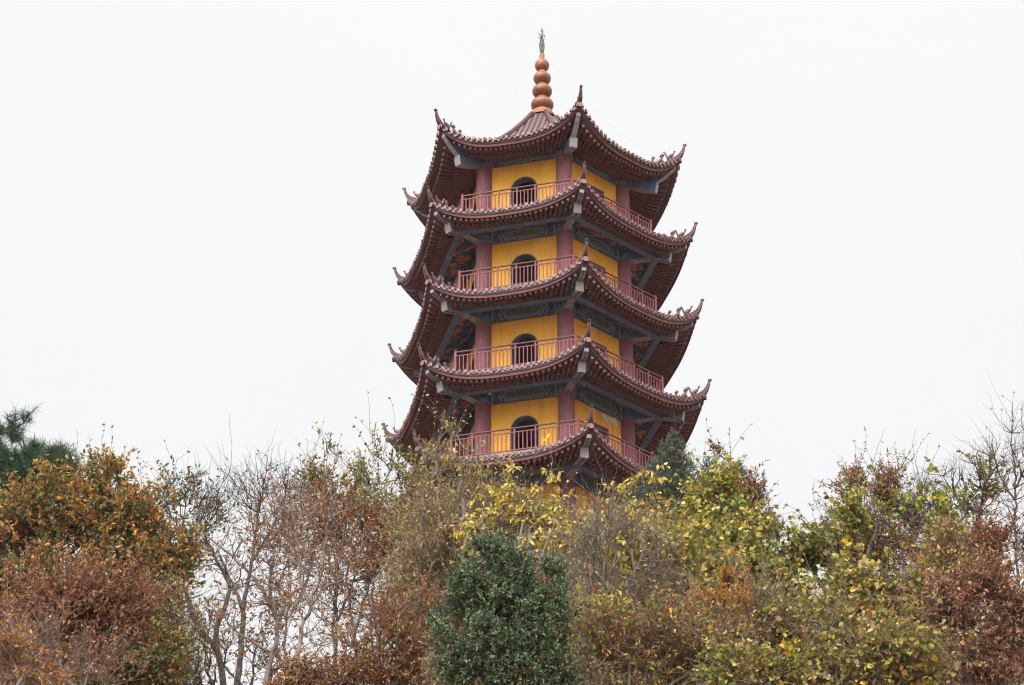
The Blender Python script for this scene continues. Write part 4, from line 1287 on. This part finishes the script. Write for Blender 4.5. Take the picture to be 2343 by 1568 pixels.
plant('shrub', 'low shrub of yellow and pale green leaves at the bottom edge right of centre', 'shrub', 34,
      [(1700, 1525, 60, 36, .8), (1780, 1548, 70, 26), (1640, 1552, 40, 18, .6), (1850, 1525, 40, 36, .7)],
      n=170, bark='grey', trunk_r=.025, base=1740, stems=6, twigs=3, tl=.30, leaf='round', size=.075, per=4, droop=.3, pal=P_((YGREEN, 5), (LIME, 2), (YELLOW, 3), (OLIVE, 5), (TAN, 2)), low=.05, minr=.004, fuzz=.3, lump=(1.8, .1))
plant('shrub', 'shrub of mixed olive and brown leaves behind the low yellow green one', 'shrub', 40,
      [(1690, 1460, 60, 50), (1780, 1480, 60, 50), (1620, 1440, 50, 44, .8), (1740, 1420, 50, 44, .7)],
      n=520, bark='twig', trunk_r=.03, base=1700, stems=6, twigs=3, tl=.55, leaf='ovate', size=.085, per=4, pal=P_((OLIVE, 4), (REDBR, 3), (TAN, 3), (YGREEN, 4), (DORANGE, 3), (YELLOW, 1)), low=.05, minr=.005, fuzz=.28, gap=(1.8, -.6), lump=(1.5, -.2))

# --- far right
plant('vine_covered_tree', 'small round tree of green vine leaves standing alone in the sky gap at right', 'tree', 48,
      [(1838, 1280, 36, 30), (1815, 1310, 32, 26), (1862, 1268, 16, 16), (1825, 1350, 38, 34, .5), (1800, 1395, 40, 44, .7)],
      n=250, bark='dark', trunk_r=.045, base=1815, twigs=3, tl=.34, leaf='round', size=.115, per=5, droop=.4, pal=P_((OLIVE, 4), (YGREEN, 5), (GREEN, 4), (LIME, 1)), low=.3, fuzz=.34, lump=(1.3, 0), shoots=.12, limbs=[([(1770, 1568), (1768, 1431), (1785, 1370), (1801, 1315), (1812, 1280)], .028, .010, .03), ([(1769, 1450), (1809, 1423), (1845, 1375), (1876, 1331)], .02, .006, .1)])
plant('tree', 'maroon leaved tree with upright sprigs against the sky at right', 'tree', 54,
      [(2009, 1110, 40, 30, .6), (1965, 1125, 36, 36, .5), (2090, 1110, 26, 36, .4), (2030, 1160, 85, 46), (2085, 1200, 70, 50), (1980, 1230, 75, 46), (1925, 1290, 40, 46, .9), (2040, 1270, 90, 50), (2130, 1260, 60, 60, .8)],
      n=950, bark='dark', trunk_r=.075, base=2060, twigs=3, tl=.45, up=.6, leaf='narrow', size=.115, per=6, pal=P_((REDBR, 4), (RUST, 5), (OLIVE, 2.5), (DORANGE, 2), (PINKBR, 1)), low=.25, gap=(1.5, -.8), fuzz=.34, shoots=.12, limbs=[([(2165, 1420), (2163, 1310), (2140, 1250), (2113, 1202), (2095, 1160)], .045, .012, .03), ([(2150, 1290), (2080, 1240), (2020, 1190), (2000, 1130)], .03, .010, -.05), ([(2155, 1300), (2060, 1290), (1960, 1270)], .03, .012, .05)], lump=(1.7, -.05))
plant('vine_covered_tree', 'slanting tree wrapped in bright green vine leaves left of the maroon tree', 'tree', 50,
      [(1955, 1190, 56, 34), (1905, 1208, 30, 14, .5), (1995, 1165, 30, 22, .6), (1940, 1245, 46, 34, .6), (2122, 1155, 44, 24, .8), (2140, 1200, 32, 44, .6), (2060, 1270, 60, 30, .5)],
      n=170, bark='dark', trunk_r=.04, base=1990, twigs=2, tl=.48, leaf='round', size=.108, per=5, droop=.45, pal=P_((LIME, 4), (YGREEN, 5), (OLIVE, 3), (YELLOW, 1)), low=.3, fuzz=.4, lump=(1.6, .1), shoots=.12)
plant('vine_covered_tree', 'mound of yellow and olive vine leaves below the maroon tree', 'tree', 43,
      [(2070, 1330, 75, 45), (1990, 1350, 70, 45), (2120, 1365, 50, 50), (1930, 1390, 60, 50), (2050, 1400, 80, 50), (1960, 1450, 60, 40, .7), (2100, 1440, 50, 40, .7)],
      n=760, bark='grey', trunk_r=.06, base=2030, stems=3, twigs=2, tl=.40, leaf='round', size=.105, per=7, droop=.45, pal=P_((YELLOW, 4), (YGREEN, 5), (OLIVE, 5), (TAN, 1.5), (PALEY, 1)), low=.1, gap=(1.6, -.5), clump=1.5, lump=(1.5, -.05), fuzz=.25)
plant('shrub', 'brown thicket of twigs and dull leaves along the bottom right of centre', 'shrub', 40,
      [(1850, 1430, 70, 50), (1900, 1500, 90, 56), (2010, 1490, 80, 64), (2080, 1525, 70, 40), (1960, 1555, 100, 24), (1800, 1500, 50, 50, .7)],
      n=600, bark='twig', trunk_r=.035, base=1930, stems=8, twigs=3, tl=.62, up=.35, leaf='round', size=.088, per=4, pal=P_((OLIVE, 6), (YGREEN, 4), (TAN, 2), (DORANGE, 1.5), (YELLOW, 1.5)), low=.05, minr=.006, fuzz=.34, tr=.005, bf=.5, lump=(1.7, .05), droop=.4)
plant('tree', 'beech like tree densely hung with withered red brown leaves at the lower right', 'tree', 41,
      [(2230, 1370, 85, 60), (2300, 1340, 60, 50), (2170, 1420, 70, 60), (2280, 1440, 90, 70), (2340, 1400, 50, 70), (2190, 1510, 80, 55), (2290, 1530, 90, 50)],
      n=640, bark='brown', trunk_r=.07, base=2250, stems=2, twigs=3, tl=.42, up=.2, leaf='curl', size=.085, per=6, droop=.3, pal=P_((REDBR, 4), (PINKBR, 7), (TAN, 2.5), (RUST, 2)), low=.1, gap=None, lump=(1.7, -.05), fuzz=.32)
plant('tree', 'bare dark tree with a few green leaf clusters against the sky at far right', 'tree', 58,
      [(2230, 1090, 62, 80), (2190, 1170, 56, 66, .7), (2255, 1160, 50, 66, .7), (2155, 1110, 46, 44, .6), (2285, 1080, 45, 56, .6)],
      n=190, bark='dark', trunk_r=.075, base=2230, twigs=2, tl=.55, tr=.005, up=.3, leaf='ovate', size=.13, per=6, leafbox=[(2235, 1060, 12, 15), (2250, 1115, 22, 22), (2225, 1140, 16, 20), (2290, 1105, 18, 20), (2150, 1095, 8, 8)], pal=P_((OLIVE, 5), (GREEN, 3), (DORANGE, 1)), low=.3, minr=.009, bf=.85, jit=.05, fuzz=.26, shoots=.04, bend=.08, limbs=[([(2226, 1400), (2226, 1290), (2236, 1230), (2243, 1173), (2251, 1123), (2262, 1080), (2272, 1040), (2270, 1010)], .085, .012, .03), ([(2242, 1180), (2201, 1150), (2180, 1120), (2159, 1090)], .045, .010, -.05), ([(2230, 1270), (2200, 1200), (2175, 1165)], .028, .008, .1), ([(2262, 1080), (2300, 1050), (2326, 1073)], .02, .007, .05)])
plant('tree', 'leafless tree with fine hair thin twigs at the right edge of the picture', 'tree', 62,
      [(2318, 1005, 40, 60), (2345, 1090, 50, 90), (2280, 1060, 40, 56, .6), (2310, 1180, 45, 60, .5)],
      n=190, bark='dark', trunk_r=.07, base=2325, twigs=2, tl=.6, tr=.004, up=.35, leaf='ovate', size=.10, per=1, leaf_prob=.2, pal=P_((OLIVE, 3), (REDBR, 2)), low=.4, minr=.007, bf=.8, jit=.05, fuzz=.25, shoots=.04, limbs=[([(2330, 1400), (2328, 1280), (2322, 1180), (2326, 1090), (2316, 1010), (2320, 960)], .06, .010, .03), ([(2324, 1150), (2295, 1090), (2280, 1040)], .03, .008, .05), ([(2325, 1110), (2350, 1050), (2352, 990)], .03, .008, -.05)])
plant('tree', 'russet orange tree behind the withered beech at the right edge', 'tree', 52,
      [(2300, 1265, 60, 36), (2240, 1290, 50, 40), (2340, 1240, 35, 40), (2170, 1300, 50, 50, .6), (2210, 1240, 40, 40, .35)],
      n=420, bark='dark', trunk_r=.055, base=2270, twigs=3, tl=.45, leaf='curl', size=.095, per=5, pal=P_((RUST, 5), (DORANGE, 3), (REDBR, 4), (GOLD, .4)), low=.2, gap=(1.6, -.6), fuzz=.28)


plant('vine', 'loose curtain of small yellow green leaves climbing through the grey twigs right of the evergreen', 'vine', 43,
      [(1450, 1250, 60, 44, .7), (1540, 1260, 60, 44), (1480, 1340, 60, 50, .8), (1580, 1350, 60, 50), (1390, 1330, 50, 60, .6), (1660, 1330, 60, 50), (1620, 1430, 60, 40, .7), (1340, 1290, 40, 40, .5)],
      n=620, bark='grey', trunk_r=.025, base=1520, stems=6, twigs=2, tl=.42, leaf='round', size=.095, per=4, droop=.6, pal=P_((YGREEN, 6), (YELLOW, 4), (LIME, 3), (PALEY, 2), (OLIVE, 2)), low=.1, minr=.004, lump=(1.7, .12), fuzz=.34, shoots=.12, tr=.004)
plant('tree', 'slim bare tree of forking dark stems nearest the brown thicket left of the pagoda', 'tree', 55,
      [(880, 1330, 60, 100), (920, 1290, 44, 80), (850, 1430, 60, 70, .6), (900, 1230, 40, 50, .6)],
      n=260, bark='dark', trunk_r=.05, base=868, twigs=2, tl=.5, tr=.005, up=.5, leaf='curl', size=.085, per=2, leaf_prob=.7, pal=P_((OLIVE, 3), (REDBR, 3), (RUST, 3)), low=.1, minr=.006, bf=.75, jit=.05, fuzz=.3, lump=(1.6, -.1),
      limbs=[([(868, 1568), (866, 1470), (880, 1380), (902, 1300), (905, 1220)], .045, .010, .03), ([(868, 1450), (842, 1370), (838, 1290)], .03, .008, .08), ([(884, 1370), (925, 1310), (938, 1250)], .025, .008, -.06)])
plant('tree', 'slim bare tree with thin grey stems between the two rust leaved trees', 'tree', 54,
      [(655, 1200, 60, 80), (700, 1290, 50, 80, .7), (640, 1380, 50, 70, .5)],
      n=200, bark='grey', trunk_r=.045, base=655, twigs=2, tl=.5, tr=.005, up=.5, leaf='curl', size=.085, per=2, leaf_prob=.8, pal=P_((RUST, 4), (REDBR, 3), (DORANGE, 2)), low=.1, minr=.006, bf=.75, jit=.05, fuzz=.3, lump=(1.6, -.1),
      limbs=[([(655, 1568), (652, 1460), (664, 1360), (660, 1260), (672, 1170)], .04, .010, .03), ([(655, 1420), (700, 1330), (715, 1240)], .028, .008, .08)])
plant('pampas_grass', 'pale feathery grass plumes nodding at the lower left foot of the evergreen bush', 'grass', 35,
      [(992, 1513, 12, 9), (1006, 1522, 8, 8), (1000, 1546, 9, 6), (985, 1535, 5, 8, .5)],
      n=44, bark='twig', trunk_r=.006, base=1004, stems=3, twigs=5, tl=.13, tr=.002, up=.0, leaf='narrow', size=.045, per=7, droop=.9, pal=P_((TAN, 4), ((.42, .33, .22), 4), ((.30, .21, .14), 2)), low=.7, minr=.003, bf=.6, lump=(1, -2), fuzz=.1)
plant('shrub', 'slender twiggy shrub with few tan leaves between the orange oak and bare trunks', 'shrub', 52,
      [(380, 1400, 50, 80), (330, 1500, 60, 60), (430, 1470, 40, 70, .6)],
      n=260, bark='dark', trunk_r=.03, base=380, stems=4, twigs=2, tl=.5, up=.5, leaf='ovate', size=.09, per=2, pal=P_((DORANGE, 3), (OLIVE, 4), (TAN, 2), (REDBR, 2)), low=.1, minr=.006, bf=.6, fuzz=.35, tr=.005)
plant('shrub', 'wispy brown shrub with orange and olive leaves between the vine mound and the withered beech', 'shrub', 44,
      [(2130, 1330, 50, 60), (2160, 1250, 40, 50, .6), (2100, 1450, 50, 60), (2200, 1330, 50, 50, .6)],
      n=420, bark='brown', trunk_r=.03, base=2130, stems=5, twigs=3, tl=.5, up=.4, leaf='ovate', size=.09, per=3, pal=P_((DORANGE, 4), (OLIVE, 4), (YGREEN, 5), (ORANGE, 2), (TAN, 2)), low=.1, minr=.006, bf=.6, fuzz=.35, tr=.005)
plant('shrub', 'wispy olive and brown shrub under the small round tree in the sky gap', 'shrub', 44,
      [(1790, 1440, 50, 44), (1870, 1430, 60, 44), (1930, 1370, 36, 36, .5)],
      n=380, bark='brown', trunk_r=.03, base=1830, stems=5, twigs=3, tl=.5, up=.4, leaf='ovate', size=.09, per=3, pal=P_((OLIVE, 4), (YGREEN, 3), (REDBR, 3), (TAN, 2), (DORANGE, 1)), low=.1, minr=.006, bf=.6, fuzz=.35, tr=.005)


def thicket(name, label, px0, px1, top, d0, d1, n, pal, size, bark='brown', lo=-60, leafy=5):
    """uncountable scrub on the slope: stems and leaves, up to a ragged top given in survey units"""
    px = px0 + (px1 - px0) * rng.random(n)
    dd = d0 + (d1 - d0) * rng.random(n)
    tops = np.interp(px, [p for p, _ in top], [t for _, t in top]) + 45 * rng.random(n) ** .7 * 3
    A, B, L = [], [], []
    for p, d, t in zip(px, dd, tops):
        q = at(p, t, d)
        g = float(ground(q[0], q[1]))
        h_ = q[2] - g
        if h_ < .4:
            q[2] = g + .4 + rng.random() * .5
            h_ = q[2] - g
        r = np.array([q[0] + rng.normal() * .3, q[1] + rng.normal() * .3, g])
        m_ = r + (q - r) * .55 + rng.normal(size=3) * np.array([.25, .25, .05])
        A += [r, m_]
        B += [m_, q]
        k = max(3, int(h_ * 3.0))
        for _ in range(k):
            t_ = .25 + .75 * rng.random()
            s_ = m_ + (q - m_) * (t_ - .55) / .45 if t_ > .55 else r + (m_ - r) * t_ / .55
            e = s_ + nrm(rng.normal(size=3) + np.array([0, 0, .5])) * (.3 + .6 * rng.random())
            A.append(s_)
            B.append(e)
            L.append((s_, e))
    A, B = np.array(A), np.array(B)
    V, F = tubes(A, B, np.full(len(A), .011), np.full(len(A), .006), 3)
    S_ = np.array([l[0] for l in L])
    E_ = np.array([l[1] for l in L])
    idx = np.repeat(np.arange(len(L)), leafy)
    pos = S_[idx] + (E_ - S_)[idx] * rng.random((len(idx), 1)) + rng.normal(size=(len(idx), 3)) * .04
    dx = nrm(rng.normal(size=pos.shape) + np.array([0, 0, -.3]))
    uz = nrm(rng.normal(size=pos.shape) * .6 + np.array([0, -.1, .6]))
    Y = nrm(np.cross(uz, dx))
    Z = np.cross(dx, Y)
    tv, tf = TPL['ovate']
    sz = (size * (.6 + .8 * rng.random(len(idx))))[:, None, None]
    LV = (pos[:, None] + sz * (tv[None, :, 0:1] * dx[:, None] + tv[None, :, 1:2] * Y[:, None] + tv[None, :, 2:3] * Z[:, None])).reshape(-1, 3)
    LF = ((np.arange(len(idx)) * len(tv))[:, None, None] + np.array(tf)[None]).reshape(-1, 4)
    c = pal_pick(pal, len(L))[idx] * (.7 + .6 * rng.random((len(idx), 1)))
    o = thing(name, label, 'undergrowth', (0, 0, 0))
    o['kind'] = 'stuff'
    for nm, me in (('stems', mesh_np('stems', V, F, BARK[bark])), ('leaves', mesh_np('leaves', LV, LF, LEAF, np.repeat(c, len(tv), axis=0)))):
        ob = bpy.data.objects.new(nm, me)
        COL.objects.link(ob)
        ob.parent = o


thicket('undergrowth', 'brown and olive scrub covering the hilltop slope below the pagoda', 930, 1790, [(930, 1420), (1000, 1250), (1450, 1230), (1650, 1260), (1790, 1390)], 50, 72, 900, P_((OLIVE, 4), (REDBR, 3), (TAN, 2), (YGREEN, 2), (RUST, 1)), .13)
thicket('undergrowth', 'scrub of dull brown leaves under the trees on the right', 1780, 2343, [(1780, 1440), (1900, 1400), (2343, 1380)], 48, 66, 420, P_((OLIVE, 3), (REDBR, 4), (TAN, 2), (YGREEN, 2)), .12)
thicket('undergrowth', 'leafy scrub behind the oak at bottom left', 0, 380, [(0, 1330), (300, 1400), (380, 1500)], 56, 66, 260, P_((OLIVE, 5), (DORANGE, 3), (GREEN, 2)), .13)
print('plants', NPLANT, 'leaves', LEAFS)


# ------------------------------------------------------------------ damp air between the camera and the hilltop
b = MB()
b.box(-1000, 1000, -950, 1200, -12, 80)
hz_m = bpy.data.materials.new('damp air')
hz_m.use_nodes = True
hz_m.node_tree.nodes.remove(hz_m.node_tree.nodes['Principled BSDF'])
pv = hz_m.node_tree.nodes.new('ShaderNodeVolumePrincipled')
pv.inputs['Color'].default_value = (0.93, 0.95, 1.0, 1)
pv.inputs['Density'].default_value = 0.00010
hz_m.node_tree.links.new(pv.outputs[0], hz_m.node_tree.nodes['Material Output'].inputs['Volume'])
hz = b.build('haze', hz_m)
hz['kind'] = 'stuff'
hz['label'] = 'thin damp haze in the air around the hilltop'
hz['category'] = 'haze'


# ------------------------------------------------------------------ light
w = bpy.data.worlds.new('World')
scene.world = w
w.use_nodes = True
nt = w.node_tree
bg = nt.nodes['Background']
sky = nt.nodes.new('ShaderNodeTexSky')
sky.sky_type = 'NISHITA'
sky.sun_disc = False
SUN_EL, SUN_AZ = radians(42), radians(-28)          # soft bright part of the cloud, behind the camera's left shoulder
sky.sun_elevation = SUN_EL
sky.sun_rotation = pi - SUN_AZ
hs = nt.nodes.new('ShaderNodeHueSaturation')
hs.inputs['Saturation'].default_value = 0.10
nt.links.new(sky.outputs[0], hs.inputs['Color'])
tc = nt.nodes.new('ShaderNodeTexCoord')
sep = nt.nodes.new('ShaderNodeSeparateXYZ')
nt.links.new(tc.outputs['Generated'], sep.inputs[0])
ramp = nt.nodes.new('ShaderNodeValToRGB')           # overcast sky: brighter overhead than near the horizon
cr = ramp.color_ramp
cr.elements[0].position, cr.elements[0].color = 0.30, (0.885, 0.892, 0.905, 1)
cr.elements[1].position, cr.elements[1].color = 0.60, (0.955, 0.955, 0.960, 1)
nt.links.new(sep.outputs['Z'], ramp.inputs[0])
zen = nt.nodes.new('ShaderNodeMapRange')
zen.inputs['From Min'].default_value, zen.inputs['From Max'].default_value = 0.66, 0.95
zen.inputs['To Min'].default_value, zen.inputs['To Max'].default_value = 1.0, 2.4
nt.links.new(sep.outputs['Z'], zen.inputs['Value'])
nz = nt.nodes.new('ShaderNodeTexNoise')
nz.inputs['Scale'].default_value = 3.0
nz.inputs['Detail'].default_value = 5
nt.links.new(tc.outputs['Generated'], nz.inputs['Vector'])
nr_ = nt.nodes.new('ShaderNodeMapRange')
nr_.inputs['From Min'].default_value, nr_.inputs['From Max'].default_value = 0.3, 0.7
nr_.inputs['To Min'].default_value, nr_.inputs['To Max'].default_value = 0.985, 1.012
nt.links.new(nz.outputs['Fac'], nr_.inputs['Value'])
beh = nt.nodes.new('ShaderNodeMapRange')           # added brightening of the unseen sky behind the camera, lights walls and soffits
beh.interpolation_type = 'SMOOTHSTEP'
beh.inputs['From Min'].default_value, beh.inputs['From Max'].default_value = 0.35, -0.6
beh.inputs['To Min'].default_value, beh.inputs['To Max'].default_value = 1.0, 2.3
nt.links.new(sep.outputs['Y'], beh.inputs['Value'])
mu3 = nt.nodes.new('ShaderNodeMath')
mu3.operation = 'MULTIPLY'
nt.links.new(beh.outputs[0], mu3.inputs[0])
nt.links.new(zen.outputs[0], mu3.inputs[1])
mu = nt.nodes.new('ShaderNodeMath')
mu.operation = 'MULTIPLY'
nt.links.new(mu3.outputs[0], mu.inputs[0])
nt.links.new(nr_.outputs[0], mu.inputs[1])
EXPO = 1.5
WS = 0.10
mu2 = nt.nodes.new('ShaderNodeMath')
mu2.operation = 'MULTIPLY'
mu2.inputs[1].default_value = 1.0 / WS / 2 ** EXPO
nt.links.new(mu.outputs[0], mu2.inputs[0])
vm = nt.nodes.new('ShaderNodeVectorMath')
vm.operation = 'SCALE'
nt.links.new(ramp.outputs[0], vm.inputs[0])
nt.links.new(mu2.outputs[0], vm.inputs['Scale'])
mx = nt.nodes.new('ShaderNodeMix')
mx.data_type = 'RGBA'
mx.inputs[0].default_value = 0.97
nt.links.new(hs.outputs[0], mx.inputs[6])
nt.links.new(vm.outputs[0], mx.inputs[7])
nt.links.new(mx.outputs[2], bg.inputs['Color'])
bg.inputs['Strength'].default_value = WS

sd = bpy.data.lights.new('sun', 'SUN')
sd.energy = 1.5
sd.angle = radians(60)
sd.color = (1.0, 0.98, 0.955)
so = bpy.data.objects.new('sun', sd)
COL.objects.link(so)
# light travels away from a point up and behind the camera, to its left
dirv = np.array([sin(SUN_AZ) * cos(SUN_EL), -cos(SUN_AZ) * cos(SUN_EL), sin(SUN_EL)])
import mathutils
so.rotation_euler = mathutils.Vector(dirv).to_track_quat('Z', 'Y').to_euler()

scene.view_settings.view_transform = 'Standard'
scene.view_settings.look = 'None'
scene.view_settings.exposure = EXPO
scene.view_settings.gamma = 1.0
scene.render.film_transparent = False
scene.cycles.use_denoising = True
scene.cycles.use_adaptive_sampling = False
scene.cycles.filter_width = 1.15
scene.cycles.max_bounces = 6
scene.cycles.transparent_max_bounces = 4
